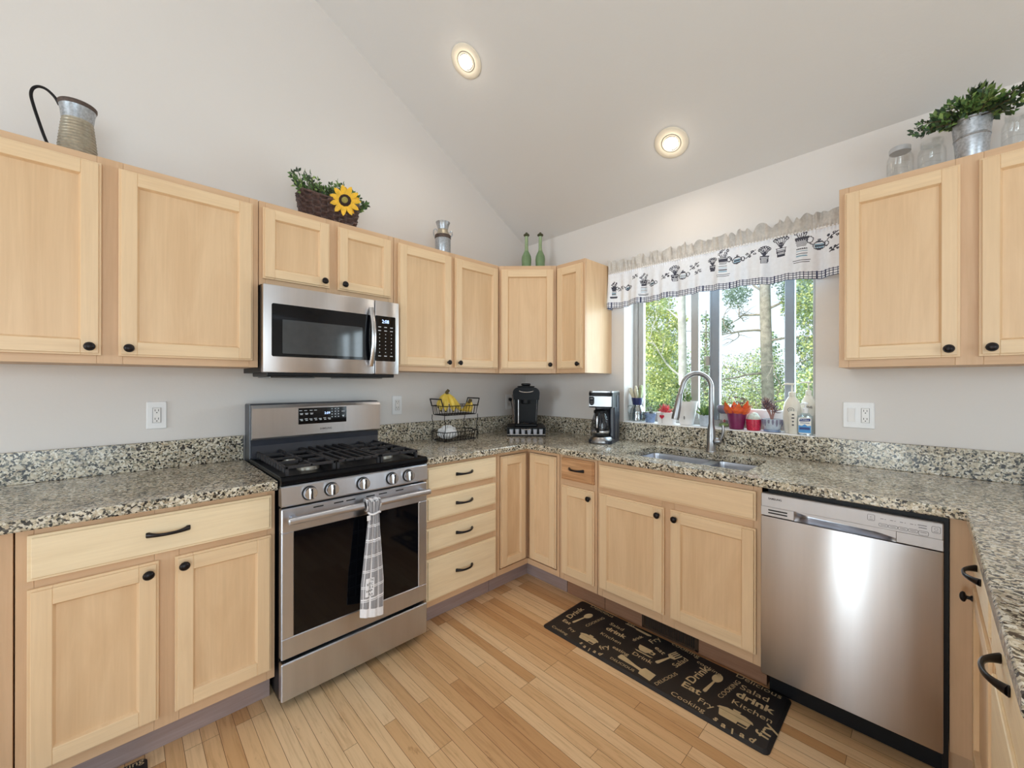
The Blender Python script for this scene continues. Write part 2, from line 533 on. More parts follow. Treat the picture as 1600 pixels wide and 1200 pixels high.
    def leaf(self, p, d, nrm, L, Wd, mi=0, curl=0.15, tip=0.55):
        p, d = Vector(p), Vector(d).normalized()
        nrm = Vector(nrm)
        s = d.cross(nrm)
        s = s.normalized() if s.length > 1e-6 else d.orthogonal().normalized()
        nn = s.cross(d)
        th = 0.03 * Wd
        mid = p + d * (L * tip) + nn * (curl * L * 0.5)
        vs_ = [p, mid - s * (Wd / 2) + nn * th, mid + s * (Wd / 2) + nn * th, p + d * L - nn * (curl * L * 0.3), mid - nn * (0.1 * Wd)]
        self.add(vs_, [(0, 1, 4), (0, 4, 2), (1, 3, 4), (4, 3, 2)], mi)
    def text(self, s, o, u, w, width=None, size=None, mi=0, bold=0.0, depth=0.0004, center=True, shear=0.0, squash=1.0):
        """a line of lettering in the plane (u reading direction, w up)"""
        cu = bpy.data.curves.new('lettering', 'FONT')
        cu.body = s
        cu.size = 1.0
        cu.resolution_u = 3
        cu.offset = bold
        cu.shear = shear
        ob = bpy.data.objects.new('lettering', cu)
        COL.objects.link(ob)
        dg = bpy.context.evaluated_depsgraph_get()
        me = bpy.data.meshes.new_from_object(ob.evaluated_get(dg))
        vs0 = [v.co.copy() for v in me.vertices]
        fs = [list(p.vertices) for p in me.polygons]
        bpy.data.objects.remove(ob)
        bpy.data.curves.remove(cu)
        bpy.data.meshes.remove(me)
        if not vs0:
            return
        x0 = min(v.x for v in vs0); x1 = max(v.x for v in vs0)
        y0 = min(v.y for v in vs0); y1 = max(v.y for v in vs0)
        k = width / (x1 - x0) if width else size
        kz = (size if size else k) * squash
        o, u, w = Vector(o), Vector(u).normalized(), Vector(w).normalized()
        n = u.cross(w)
        cx, cy = ((x0 + x1) / 2, (y0 + y1) / 2) if center else (x0, 0)
        self.add([o + u * ((v.x - cx) * k) + w * ((v.y - cy) * kz) + n * depth for v in vs0], fs, mi)
    def build(self, name, mats, parent=None, norm=True):
        me = bpy.data.meshes.new(name)
        root = parent
        while root is not None and root.parent is not None:
            root = root.parent
        inv = W[root.name].inverted() if root is not None else None
        vs_ = [inv @ p for p in self.v] if inv is not None else self.v
        me.from_pydata([tuple(p) for p in vs_], [], self.f)
        if not isinstance(mats, (list, tuple)):
            mats = [mats]
        for m in mats:
            me.materials.append(M[m] if isinstance(m, str) else m)
        me.polygons.foreach_set('material_index', self.mi)
        me.polygons.foreach_set('use_smooth', self.sm)
        if norm:
            bm = bmesh.new()
            bm.from_mesh(me)
            bmesh.ops.recalc_face_normals(bm, faces=bm.faces[:])
            bm.to_mesh(me)
            bm.free()
        if any(self.sm):
            me.set_sharp_from_angle(angle=R(40))
        me.update()
        o = bpy.data.objects.new(name, me)
        COL.objects.link(o)
        if parent is not None:
            o.parent = parent
        return o

def tag(o, label, cat, group=None, kind='thing'):
    o['label'] = label
    o['category'] = cat
    o['kind'] = kind
    if group:
        o['group'] = group
    return o

def thing(name, label, cat, loc=(0, 0, 0), rz=0.0, group=None):
    o = bpy.data.objects.new(name, None)
    o.empty_display_size = 0.05
    o.location = loc
    o.rotation_euler = (0, 0, rz)
    COL.objects.link(o)
    W[o.name] = Matrix.Translation(Vector(loc)) @ Matrix.Rotation(rz, 4, 'Z')
    return tag(o, label, cat, group)

def lone(name, label, cat, mb, mats, loc, rz=0.0, group=None):
    """a thing that is one mesh; geometry given in world coordinates"""
    Mx = Matrix.Translation(Vector(loc)) @ Matrix.Rotation(rz, 4, 'Z')
    inv = Mx.inverted()
    mb.v = [inv @ p for p in mb.v]
    o = mb.build(name, mats)
    o.location = loc
    o.rotation_euler = (0, 0, rz)
    return tag(o, label, cat, group)

def LM(loc, rz=0.0):
    """matrix for building in a thing's own axes (front = -y)"""
    return Matrix.Translation(Vector(loc)) @ Matrix.Rotation(rz, 4, 'Z')

def struct(name, mb, mats, parent=None):
    o = mb.build(name, mats, parent)
    o['kind'] = 'structure'
    W[o.name] = Matrix.Identity(4)
    return o

X, Y, Z = Vector((1, 0, 0)), Vector((0, 1, 0)), Vector((0, 0, 1))

# ------------------------------------------------------------------ the room
SL, Z0, RIDGE = 0.5778, 2.49, 4.6
ZR = Z0 + SL * RIDGE
mb = MB(); mb.box(-0.12, 6.12, -8.1, 0.18, -0.08, 0.0)
struct('floor', mb, 'floor')
mb = MB()
mb.prism([(-8.1, 0), (0.18, 0), (0.18, Z0 - 0.18 * SL), (-RIDGE, ZR), (-8.1, ZR - SL * 3.5)], (-0.14, 0, 0), Y, Z, X, 0.14)
struct('wall_left', mb, 'wall')
WX0, WX1, WZ0, WZ1 = 0.962, 2.049, 1.036, 2.02
mb = MB()
for x0, x1, z0, z1 in [(0, WX0, 0, Z0), (WX0, WX1, 0, WZ0 - 0.02), (WX0, WX1, WZ1, Z0), (WX1, 4.1, 0, Z0), (4.1, 5.3, 0, 0.1), (4.1, 5.3, 2.15, Z0), (5.3, 6.0, 0, Z0)]:
    mb.box(x0, x1, 0, 0.18, z0, z1 - (0.001 if z1 < Z0 else 0))
struct('wall_back', mb, 'wall')
mb = MB()
for y0, y1, z0, z1 in [(-8, -5.5, 0, 3.2), (-5.5, -2.5, 2.35, 3.9), (-2.5, 0.18, 0, 2.38), (-5.5, -2.5, 0, 0.05)]:
    mb.box(6.0, 6.12, y0, y1, z0, z1)
mb.prism([(-8.1, 3.1), (0.18, 2.38), (-RIDGE, ZR)], (6.0, 0, 0), Y, Z, X, 0.12)
struct('wall_right', mb, 'wall')
mb = MB()
for x0, x1, z0, z1 in [(0, 1.25, 0, 3.2), (1.25, 2.25, 0, 0.05), (1.25, 2.25, 2.2, 3.2), (2.25, 6, 0, 1.5), (2.25, 6, 2.95, 3.2), (5.1, 6, 1.5, 2.95)]:
    mb.box(x0, x1, -8.12, -8.0, z0, z1)
struct('wall_rear', mb, 'wall')
mb = MB()
mb.prism([(0.3, Z0 - 0.3 * SL), (0.3, Z0 - 0.3 * SL + 0.16), (-RIDGE, ZR + 0.16), (-RIDGE, ZR)], (-0.14, 0, 0), Y, Z, X, 6.26)
mb.prism([(-RIDGE, ZR), (-RIDGE, ZR + 0.16), (-8.2, ZR - SL * 3.6 + 0.16), (-8.2, ZR - SL * 3.6)], (-0.14, 0, 0), Y, Z, X, 6.26)
struct('ceiling', mb, 'ceil')
mb = MB(); mb.box(WX0 - 0.0, WX1, -0.021, 0.128, WZ0 - 0.018, WZ0 + 0.002, 0.003)
struct('trim_1', mb, 'sill')

# kitchen window: three lights in a vinyl frame
mb = MB()
fy0, fy1 = 0.13, 0.176
mb.box(WX0 + 0.001, WX0 + 0.03, fy0, fy1, WZ0 + 0.002, WZ1, 0.003)
mb.box(WX0 + 0.03, WX0 + 0.07, fy0 + 0.012, fy1, WZ0 + 0.002, WZ1, 0.003)
mb.box(WX1 - 0.032, WX1 - 0.001, fy0, fy1, WZ0 + 0.002, WZ1, 0.003)
mb.box(WX0 + 0.03, WX1 - 0.032, fy0, fy1, WZ1 - 0.05, WZ1, 0.003)
mb.box(WX0 + 0.03, WX1 - 0.032, fy0, fy1, WZ0 + 0.002, WZ0 + 0.04, 0.003)
win = struct('window_1', mb, 'vinyl')
mb = MB()
mb.box(1.37, 1.418, fy0 + 0.004, fy1 - 0.01, WZ0 + 0.04, WZ1 - 0.05, 0.003)
mb.box(WX0 + 0.07, 1.37, fy0 + 0.008, fy1 - 0.01, WZ0 + 0.04, WZ0 + 0.065, 0.003)
o = mb.build('sash', 'vinyl', win)
mb = MB()
mb.box(1.489, 1.547, fy0 - 0.004, fy1 - 0.006, WZ0 + 0.04, WZ1 - 0.05, 0.004)
mb.box(1.5, 1.503, fy0 - 0.006, fy0 - 0.004, WZ0 + 0.05, WZ1 - 0.05)
mb.box(1.889, 1.935, fy0 - 0.004, fy1 - 0.006, WZ0 + 0.04, WZ1 - 0.05, 0.004)
mb.box(1.547, 1.889, fy0 - 0.002, fy1 - 0.006, WZ0 + 0.04, WZ0 + 0.115, 0.004, 1)
mb.box(1.935, WX1 - 0.032, fy0 + 0.004, fy1 - 0.006, WZ0 + 0.04, WZ0 + 0.06, 0.003)
mb.build('sash', ['vinyl_blue', 'sill'], win)
mb = MB()
mb.box(1.466, 1.489, fy0 - 0.008, fy0 + 0.006, 1.415, 1.475, 0.003)
mb.build('latch', 'vinyl', win)
for x0, x1 in [(WX0 + 0.07, 1.37), (1.418, 1.489), (1.547, 1.889), (1.935, WX1 - 0.032)]:
    mb = MB(); mb.box(x0, x1, 0.156, 0.159, WZ0 + 0.04, WZ1 - 0.05)
    mb.build('pane', 'pane', win)
mb = MB()
for x0, x1 in [(4.1, 4.16), (5.24, 5.3), (4.67, 4.73)]:
    mb.box(x0, x1, 0.06, 0.12, 0.1, 2.15)
mb.box(4.1, 5.3, 0.06, 0.12, 2.09, 2.15)
struct('door_1', mb, 'vinyl')

# ------------------------------------------------------------------ cabinet kit
def panel_door(par, o, u, n, w, z0, z1, knob=None, st=0.05, rail=0.05, d=0.02, name='door', mats=('maple', 'maple_h')):
    """frame-and-panel door: o = corner on the face-frame plane, u along the wall, n out of the wall"""
    o, u, n = Vector((o[0], o[1], 0)), Vector(u), Vector(n)
    mb = MB()
    e = 0.007
    at = lambda a, b, z: o + u * a + n * b + Z * z
    b0 = 0.0012
    for a0, a1, y0, y1, mi in [(0, st, z0, z1, 0), (w - st, w, z0, z1, 0), (st, w - st, z0, z0 + rail, 1), (st, w - st, z1 - rail, z1, 1)]:
        mb.obox(at(a0, b0, y0), u, n, Z, a1 - a0, d * 0.62 - b0, y1 - y0, 0.0012, mi)
        ea0 = e if a0 == 0 else 0
        ea1 = e if abs(a1 - w) < 1e-6 else 0
        ez0 = e if abs(y0 - z0) < 1e-6 else 0
        ez1 = e if abs(y1 - z1) < 1e-6 else 0
        mb.obox(at(a0 + ea0, d * 0.6, y0 + ez0), u, n, Z, a1 - a0 - ea0 - ea1, d * 0.4, y1 - y0 - ez0 - ez1, 0.0014, mi)
    dr = mb.build(name, list(mats), par)
    mb = MB()
    ch = 0.006
    a0, a1, c0, c1 = st, w - st, z0 + rail, z1 - rail
    p = d * 0.42
    q = d * 0.93
    out_ = [at(a0, q, c0), at(a1, q, c0), at(a1, q, c1), at(a0, q, c1)]
    in_ = [at(a0 + ch, p, c0 + ch), at(a1 - ch, p, c0 + ch), at(a1 - ch, p, c1 - ch), at(a0 + ch, p, c1 - ch)]
    bk = [at(a0, b0, c0), at(a1, b0, c0), at(a1, b0, c1), at(a0, b0, c1)]
    mb.add(out_ + in_ + bk, [(0, 1, 5, 4), (1, 2, 6, 5), (2, 3, 7, 6), (3, 0, 4, 7), (4, 5, 6, 7), (8, 11, 10, 9), (0, 8, 9, 1), (1, 9, 10, 2), (2, 10, 11, 3), (3, 11, 8, 0)])
    mb.build('panel', 'maple_panel', dr)
    if knob:
        add_knob(dr, at(knob[0], d, knob[1]), n)
    return dr

def add_knob(par, p, n, r=0.0155):
    mb = MB()
    mb.lathe([(0.0085, 0), (0.0085, 0.003), (0.0055, 0.006), (0.005, 0.012), (r * 0.9, 0.016), (r, 0.02), (r * 0.86, 0.0235), (r * 0.8, 0.0235), (r * 0.72, 0.0255), (r * 0.35, 0.0275), (0, 0.028)], p, 20, 0, n)
    mb.build('knob', 'bronze', par)

def add_pull(par, c, u, n, L=0.115, out=0.026):
    c, u, n = Vector(c), Vector(u), Vector(n)
    mb = MB()
    path, rad = [], []
    for k in range(17):
        t = -1 + k / 8
        h = out * (1 - abs(t) ** 2.6) + 0.002
        path.append(c + u * (t * L / 2) + n * h)
        rad.append(0.0042 + 0.0034 * abs(t) ** 3)
    mb.tube(path, rad, 10, flat=(1.0, 1.25))
    for s in (-1, 1):
        mb.obox(c + u * (s * L / 2) - u * 0.006 - Z * 0.009, u, n, Z, 0.012, 0.004, 0.018, 0.002)
    mb.build('handle', 'bronze', par)

def drawer_front(par, o, u, n, w, z0, z1, pull=True, d=0.02, mat='drawer', name='drawer', pl=0.115):
    o, u, n = Vector((o[0], o[1], 0)), Vector(u), Vector(n)
    mb = MB()
    mb.obox(o + n * 0.0012 + Z * z0, u, n, Z, w, d * 0.6, z1 - z0, 0.0012)
    e = 0.008
    mb.obox(o + n * (d * 0.6) + u * e + Z * (z0 + e), u, n, Z, w - 2 * e, d * 0.4, z1 - z0 - 2 * e, 0.002)
    dr = mb.build(name, mat, par)
    if pull:
        add_pull(dr, o + n * d + u * (w / 2) + Z * ((z0 + z1) / 2 + 0.004), u, n, pl)
    return dr

def face_frame(par, o, u, n, w, z0, z1, stiles, rails, d=0.02):
    """stiles: (a0,a1) full height; rails: (a0,a1,z0,z1)"""
    o, u, n = Vector((o[0], o[1], 0)), Vector(u), Vector(n)
    mb = MB()
    for a0, a1 in stiles:
        mb.obox(o + u * a0 - n * d + Z * z0, u, n, Z, a1 - a0, d, z1 - z0, 0.0008, 0)
    for a0, a1, y0, y1 in rails:
        mb.obox(o + u * (a0 + 0.0004) - n * d + Z * y0, u, n, Z, a1 - a0 - 0.0008, d, y1 - y0, 0.0008, 1)
    mb.build('face_frame', ['frame', 'frame_h'], par)

UF, UZ0, UZ1 = 0.324, 1.372, 2.134       # upper cabinets: face plane, bottom, top
G = 'maple wall cabinets'

def upper_left(y0, y1, z0, doors, label, zt=UZ1, knobs=()):
    t = thing('upper_cabinet', label, 'cabinet', (0.002, y0, z0), 0, G)
    mb = MB(); mb.box(0.002, UF - 0.02, y0 + 0.001, y1 - 0.001, z0 + 0.001, zt - 0.001)
    mb.build('carcass', 'frame', t)
    st, cuts = [], [y0 + 0.0005] + [d for dd in doors for d in dd] + [y1 - 0.0005]
    for a, b in zip(cuts[0::2], cuts[1::2]):
        st.append((a - 0.012 * (a != cuts[0]) - y0, b + 0.012 * (b != cuts[-1]) - y0))
    rl = []
    for a, b in zip(st[:-1], st[1:]):
        rl += [(a[1], b[0], z0, z0 + 0.042), (a[1], b[0], zt - 0.042, zt)]
    face_frame(t, (UF, y0), Y, X, y1 - y0, z0, zt, st, rl)
    for (a, b), k in zip(doors, knobs):
        kn = (0.029 if k < 0 else (b - a) - 0.029, z0 + 0.03 + 0.03)
        panel_door(t, (UF, a), Y, X, b - a, z0 + 0.03, zt - 0.028, kn, st=0.052 if z0 < 1.5 else 0.048, rail=0.054 if z0 < 1.5 else 0.048)
    return t

upper_left(-3.04, -2.088, UZ0, [(-3.02, -2.588), (-2.543, -2.111)], 'wide two-door maple cabinet hung beside the microwave, black metal jug on top', knobs=(1, -1))
upper_left(-2.086, -1.421, 1.75, [(-2.072, -1.778), (-1.736, -1.441)], 'short two-door maple cabinet directly above the microwave', knobs=(1, -1))
upper_left(-1.419, -0.611, UZ0, [(-1.397, -1.027), (-1.000, -0.628)], 'tall two-door maple cabinet over the fruit stand with milk can on top', knobs=(1, -1))

# diagonal corner cabinet
XE = 0.862
XC = 0.615
t = thing('upper_cabinet', 'single-door diagonal corner cabinet with two green bottles on top', 'cabinet', (0.002, -0.61, UZ0), 0, G)
P0, P1 = Vector((UF, -0.6095, 0)), Vector((XC - 0.0005, -UF, 0))
du = (P1 - P0).normalized(); dn = Vector((du.y, -du.x, 0)); dl = (P1 - P0).length
mb = MB()
q0, q1 = P0 - dn * 0.02, P1 - dn * 0.02
mb.prism([(0.002, -0.002), (0.002, -0.6095), (UF - 0.02, -0.6095), (q0.x, q0.y), (q1.x, q1.y), (XC - 0.0005, -UF + 0.02), (XC - 0.0005, -0.002)], (0, 0, UZ0 + 0.001), X, Y, Z, UZ1 - UZ0 - 0.002)
mb.build('carcass', 'frame', t)
face_frame(t, P0, du, dn, dl, UZ0, UZ1, [(0.001, 0.036), (dl - 0.036, dl - 0.001)], [(0.036, dl - 0.036, UZ0, UZ0 + 0.042), (0.036, dl - 0.036, UZ1 - 0.042, UZ1)])
panel_door(t, P0 + du * 0.016, du, dn, dl - 0.034, UZ0 + 0.03, UZ1 - 0.028, (dl - 0.034 - 0.026, UZ0 + 0.06), st=0.05, rail=0.054)

# narrow cabinet between the corner and the window
t = thing('upper_cabinet', 'narrow single-door maple cabinet between corner cabinet and window', 'cabinet', (XC, -0.002, UZ0), 0, G)
mb = MB(); mb.box(XC + 0.001, XE - 0.003, -UF + 0.02, -0.002, UZ0 + 0.001, UZ1 - 0.001)
mb.build('carcass', 'maple_panel', t)
mb = MB(); mb.box(XE - 0.003, XE, -UF + 0.02, -0.002, UZ0, UZ1)
mb.build('side_panel', 'maple_panel', t)
face_frame(t, (XC + 0.001, -UF), X, -Y, XE - XC, UZ0, UZ1, [(0.0005, 0.03), (XE - XC - 0.035, XE - XC - 0.001)], [(0.03, XE - XC - 0.035, UZ0, UZ0 + 0.042), (0.03, XE - XC - 0.035, UZ1 - 0.042, UZ1)])
panel_door(t, (XC + 0.017, -UF), X, -Y, 0.215, UZ0 + 0.03, UZ1 - 0.028, (0.19, UZ0 + 0.06), st=0.048, rail=0.054)

# cabinet right of the window
t = thing('upper_cabinet', 'two-door maple cabinet beside the window, glass jars and potted greenery on top', 'cabinet', (2.181, -0.002, UZ0), 0, G)
RX1 = 2.95
mb = MB(); mb.box(2.182, RX1, -UF + 0.02, -0.002, UZ0 + 0.001, UZ1 - 0.001)
mb.build('carcass', 'frame', t)
face_frame(t, (2.181, -UF), X, -Y, RX1 - 2.181, UZ0, UZ1, [(0, 0.032), (0.336, 0.404), (RX1 - 2.181 - 0.034, RX1 - 2.181)],
           [(0.032, 0.336, UZ0, UZ0 + 0.042), (0.032, 0.336, UZ1 - 0.042, UZ1), (0.404, 0.735, UZ0, UZ0 + 0.042), (0.404, 0.735, UZ1 - 0.042, UZ1)])
panel_door(t, (2.2, -UF), X, -Y, 0.329, UZ0 + 0.03, UZ1 - 0.028, (0.300, UZ0 + 0.06), st=0.048, rail=0.054)
panel_door(t, (2.573, -UF), X, -Y, 0.329, UZ0 + 0.03, UZ1 - 0.028, (0.029, UZ0 + 0.06), st=0.048, rail=0.054)

# ------------------------------------------------------------------ base cabinets
BF, BZ0, BZ1, TK = 0.615, 0.118, 0.874, 0.54
GB = 'maple base cabinets'

def base_left(y0, y1, label):
    t = thing('base_cabinet', label, 'cabinet', (0.002, y0, 0.0), 0, GB)
    mb = MB(); mb.box(0.002, BF - 0.02, y0 + 0.001, y1 - 0.001, BZ0 + 0.001, BZ1 - 0.001)
    mb.build('carcass', 'frame', t)
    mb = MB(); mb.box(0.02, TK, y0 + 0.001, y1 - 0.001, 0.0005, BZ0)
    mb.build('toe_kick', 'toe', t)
    return t

t = base_left(-2.755, -2.089, 'base cabinet with one wide drawer over two doors beside the stove')
face_frame(t, (BF, -2.755), Y, X, 0.666, BZ0, BZ1, [(0.001, 0.036), (0.302, 0.367), (0.638, 0.665)],
           [(0.036, 0.302, BZ0, BZ0 + 0.05), (0.367, 0.638, BZ0, BZ0 + 0.05), (0.036, 0.302, 0.695, 0.735), (0.367, 0.638, 0.695, 0.735), (0.036, 0.302, 0.84, BZ1), (0.367, 0.638, 0.84, BZ1)])
drawer_front(t, (BF, -2.731), Y, X, 0.627, 0.722, 0.856, pl=0.105)
panel_door(t, (BF, -2.731), Y, X, 0.289, 0.158, 0.697, (0.262, 0.664), st=0.05, rail=0.055)
panel_door(t, (BF, -2.400), Y, X, 0.296, 0.158, 0.697, (0.024, 0.666), st=0.05, rail=0.055)

t = base_left(-3.3, -2.757, 'plain maple cabinet side at the end of the stove counter, no doors visible')
face_frame(t, (BF, -3.3), Y, X, 0.543, BZ0, BZ1, [(0.001, 0.06), (0.48, 0.542)], [(0.06, 0.48, BZ0, BZ0 + 0.05), (0.06, 0.48, 0.84, BZ1)])
panel_door(t, (BF, -3.27), Y, X, 0.44, 0.158, 0.856, (0.04, 0.8), st=0.055, rail=0.055)

t = base_left(-1.419, -0.887, 'stack of four pale maple drawers between stove and corner')
face_frame(t, (BF, -1.419), Y, X, 0.532, BZ0, BZ1, [(0.001, 0.03), (0.5, 0.531)],
           [(0.03, 0.5, a, b) for a, b in [(BZ0, 0.16), (0.36, 0.41), (0.525, 0.575), (0.68, 0.735), (0.845, BZ1)]])
for z0, z1 in [(0.735, 0.857), (0.574, 0.7), (0.41, 0.536), (0.155, 0.374)]:
    drawer_front(t, (BF, -1.393), Y, X, 0.486, z0, z1, pl=0.108)

# corner unit with a folding pair of doors
t = thing('base_cabinet', 'inside-corner base cabinet with folding pair of tall doors', 'cabinet', (0.002, -0.885, 0), 0, GB)
CX = 0.885
mb = MB()
mb.prism([(0.002, -0.002), (0.002, -0.884), (BF - 0.02, -0.884), (BF - 0.02, -BF + 0.02), (CX - 0.001, -BF + 0.02), (CX - 0.001, -0.002)], (0, 0, BZ0 + 0.001), X, Y, Z, BZ1 - BZ0 - 0.002)
mb.build('carcass', 'frame', t)
mb = MB()
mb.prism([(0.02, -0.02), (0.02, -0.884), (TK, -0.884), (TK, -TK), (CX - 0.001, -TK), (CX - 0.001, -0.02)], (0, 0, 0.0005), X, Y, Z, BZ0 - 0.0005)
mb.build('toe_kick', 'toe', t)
mb = MB()
for z0, z1 in [(BZ0, 0.152), (0.855, BZ1)]:
    mb.obox((BF - 0.02, -0.884, z0), X, Y, Z, 0.02, 0.269, z1 - z0, 0.0008, 1)
    mb.obox((BF, -BF + 0.02, z0), X, -Y, Z, CX - BF - 0.001, 0.02, z1 - z0, 0.0008, 1)
mb.obox((BF - 0.02, -0.884, 0.152), X, Y, Z, 0.02, 0.02, 0.703, 0.0008, 0)
mb.obox((CX - 0.021, -BF + 0.02, 0.152), X, -Y, Z, 0.02, 0.02, 0.703, 0.0008, 0)
mb.build('face_frame', ['frame', 'frame_h'], t)
panel_door(t, (BF - 0.008, -0.858), Y, X, 0.222, 0.16, 0.848, None, st=0.05, rail=0.055)
panel_door(t, (BF + 0.022, -BF + 0.008), X, -Y, 0.222, 0.16, 0.848, None, st=0.05, rail=0.055)

def base_back(x0, x1, label, name='base_cabinet'):
    t = thing(name, label, 'cabinet', (x0, -0.002, 0.0), 0, GB)
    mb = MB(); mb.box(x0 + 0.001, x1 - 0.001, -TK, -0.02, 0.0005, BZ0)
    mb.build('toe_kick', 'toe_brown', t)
    return t

t = base_back(0.887, 1.157, 'narrow base cabinet with rough wood drawer over one door')
mb = MB(); mb.box(0.888, 1.156, -BF + 0.02, -0.002, BZ0 + 0.001, BZ1 - 0.001)
mb.build('carcass', 'frame', t)
face_frame(t, (0.887, -BF), X, -Y, 0.27, BZ0, BZ1, [(0.001, 0.032), (0.245, 0.269)], [(0.032, 0.245, BZ0, BZ0 + 0.05), (0.032, 0.245, 0.69, 0.73), (0.032, 0.245, 0.85, BZ1)])
dr = drawer_front(t, (0.91, -BF), X, -Y, 0.23, 0.728, 0.858, pl=0.10, mat='dough')
dr['label'] = 'drawer front of rough swirly unfinished wood'
panel_door(t, (0.909, -BF), X, -Y, 0.233, 0.16, 0.692, (0.207, 0.65), st=0.048, rail=0.055)

t = base_back(1.159, 1.967, 'wide sink cabinet with false drawer front over two doors')
mb = MB()
mb.box(1.16, 1.178, -BF + 0.02, -0.002, BZ0 + 0.001, BZ1 - 0.001)
mb.box(1.948, 1.966, -BF + 0.02, -0.002, BZ0 + 0.001, BZ1 - 0.001)
mb.box(1.178, 1.948, -BF + 0.02, -0.002, BZ0 + 0.001, BZ0 + 0.02)
mb.box(1.178, 1.948, -0.01, -0.002, BZ0 + 0.02, BZ1 - 0.001)
mb.build('carcass', 'frame', t)
face_frame(t, (1.159, -BF), X, -Y, 0.808, BZ0, BZ1, [(0.001, 0.032), (0.375, 0.437), (0.775, 0.807)],
           [(0.032, 0.375, BZ0, BZ0 + 0.05), (0.437, 0.775, BZ0, BZ0 + 0.05), (0.032, 0.375, 0.68, 0.74), (0.437, 0.775, 0.68, 0.74), (0.032, 0.375, 0.84, BZ1), (0.437, 0.775, 0.84, BZ1)])
drawer_front(t, (1.176, -BF), X, -Y, 0.771, 0.727, 0.851, pull=False, mat='maple_h', name='false_front')
panel_door(t, (1.176, -BF), X, -Y, 0.373, 0.166, 0.693, (0.346, 0.655), st=0.052, rail=0.058)
panel_door(t, (1.580, -BF), X, -Y, 0.367, 0.166, 0.693, (0.027, 0.655), st=0.052, rail=0.058)

# filler at the inside corner of the peninsula, then two peninsula cabinets facing the stove side
PF = 2.562
mb = MB()
mb.box(2.4965, PF - 0.001, -BF, -BF + 0.02, BZ0, BZ1, 0.001)
mb.box(2.4965, PF - 0.001, -BF + 0.02, -0.02, BZ0, BZ1, 0.001)
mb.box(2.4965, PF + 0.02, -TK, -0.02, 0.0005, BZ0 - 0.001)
lone('cabinet_filler', 'plain brown maple upright strip between dishwasher and peninsula', 'cabinet filler', mb, 'frame', (2.53, -0.61, 0))

def base_pen(y0, y1, label):
    t = thing('base_cabinet', label, 'cabinet', (PF, y1, 0), 0, 'peninsula cabinets')
    mb = MB(); mb.box(PF + 0.02, 3.2, y0 + 0.001, y1 - 0.001, BZ0 + 0.001, BZ1 - 0.001)
    mb.build('carcass', 'frame', t)
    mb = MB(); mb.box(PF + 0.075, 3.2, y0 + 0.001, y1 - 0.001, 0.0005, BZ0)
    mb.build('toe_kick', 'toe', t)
    return t

t = base_pen(-1.16, -0.637, 'peninsula cabinet next to the dishwasher with drawer over one door')
face_frame(t, (PF, -1.16), Y, -X, 0.523, BZ0, BZ1, [(0.001, 0.03), (0.49, 0.522)], [(0.03, 0.49, BZ0, 0.168), (0.03, 0.49, 0.69, 0.73), (0.03, 0.49, 0.85, BZ1)])
drawer_front(t, (PF, -1.135), Y, -X, 0.475, 0.722, 0.858)
panel_door(t, (PF, -1.135), Y, -X, 0.475, 0.158, 0.692, (0.445, 0.655), st=0.05, rail=0.055)
t = base_pen(-1.68, -1.162, 'peninsula cabinet with stacked drawers at the open counter end')
face_frame(t, (PF, -1.68), Y, -X, 0.518, BZ0, BZ1, [(0.001, 0.03), (0.49, 0.517)], [(0.03, 0.49, a, b) for a, b in [(BZ0, 0.16), (0.42, 0.44), (0.69, 0.73), (0.85, BZ1)]])
for z0, z1 in [(0.722, 0.858), (0.44, 0.692), (0.158, 0.42)]:
    drawer_front(t, (PF, -1.655), Y, -X, 0.47, z0, z1)

# ------------------------------------------------------------------ worktops
CZ0, CZ1, CD = 0.876, 0.911, 0.648
def edge_strip(mb, a, b, out):
    """eased granite edge from a to b, 9 mm deep"""
    a, b, out = Vector(a), Vector(b), Vector(out)
    T_ = CZ1 - CZ0
    prof = [(0, 0), (0.006, 0), (0.009, 0.004), (0.009, T_ - 0.005), (0.006, T_), (0, T_)]
    mb.prism(prof, a + Z * CZ0, out, Z, (b - a).normalized(), (b - a).length)
t = thing('countertop', 'speckled granite worktop section at the near side of the stove', 'countertop', (0.003, -2.6, CZ0))
mb = MB()
mb.box(0.003, CD - 0.009, -3.35, -2.0885, CZ0, CZ1)
edge_strip(mb, (CD - 0.009, -3.35, 0), (CD - 0.009, -2.0885, 0), X)
mb.build('slab', 'granite', t)
mb = MB(); mb.box(0.003, 0.022, -3.35, -2.0885, CZ1 + 0.0003, 1.034, 0.0015)
mb.build('backsplash', 'granite', t)
t = thing('countertop', 'long granite worktop from stove round the corner past the sink to peninsula', 'countertop', (0.003, -0.6, CZ0))
mb = MB()
PX, PE = 2.530, -1.72
SX0, SX1, SY0, SY1 = 1.27, 1.886, -0.525, -0.165
mb.box(0.003, CD - 0.009, -1.4175, -CD + 0.009, CZ0, CZ1)
mb.box(0.003, SX0, -CD + 0.009, -0.003, CZ0, CZ1)
mb.box(SX1, 3.4, -CD + 0.009, -0.003, CZ0, CZ1)
mb.box(SX0, SX1, -CD + 0.009, SY0, CZ0, CZ1)
mb.box(SX0, SX1, SY1, -0.003, CZ0, CZ1)
mb.box(PX + 0.009, 3.4, PE + 0.009, -CD + 0.009, CZ0, CZ1)
edge_strip(mb, (CD - 0.009, -1.4175, 0), (CD - 0.009, -CD + 0.0, 0), X)
edge_strip(mb, (CD - 0.009, -CD + 0.009, 0), (PX + 0.009, -CD + 0.009, 0), -Y)
edge_strip(mb, (PX + 0.009, -CD, 0), (PX + 0.009, PE + 0.012, 0), -X)
edge_strip(mb, (PX + 0.004, PE + 0.009, 0), (3.4, PE + 0.009, 0), -Y)
mb.build('slab', 'granite', t)
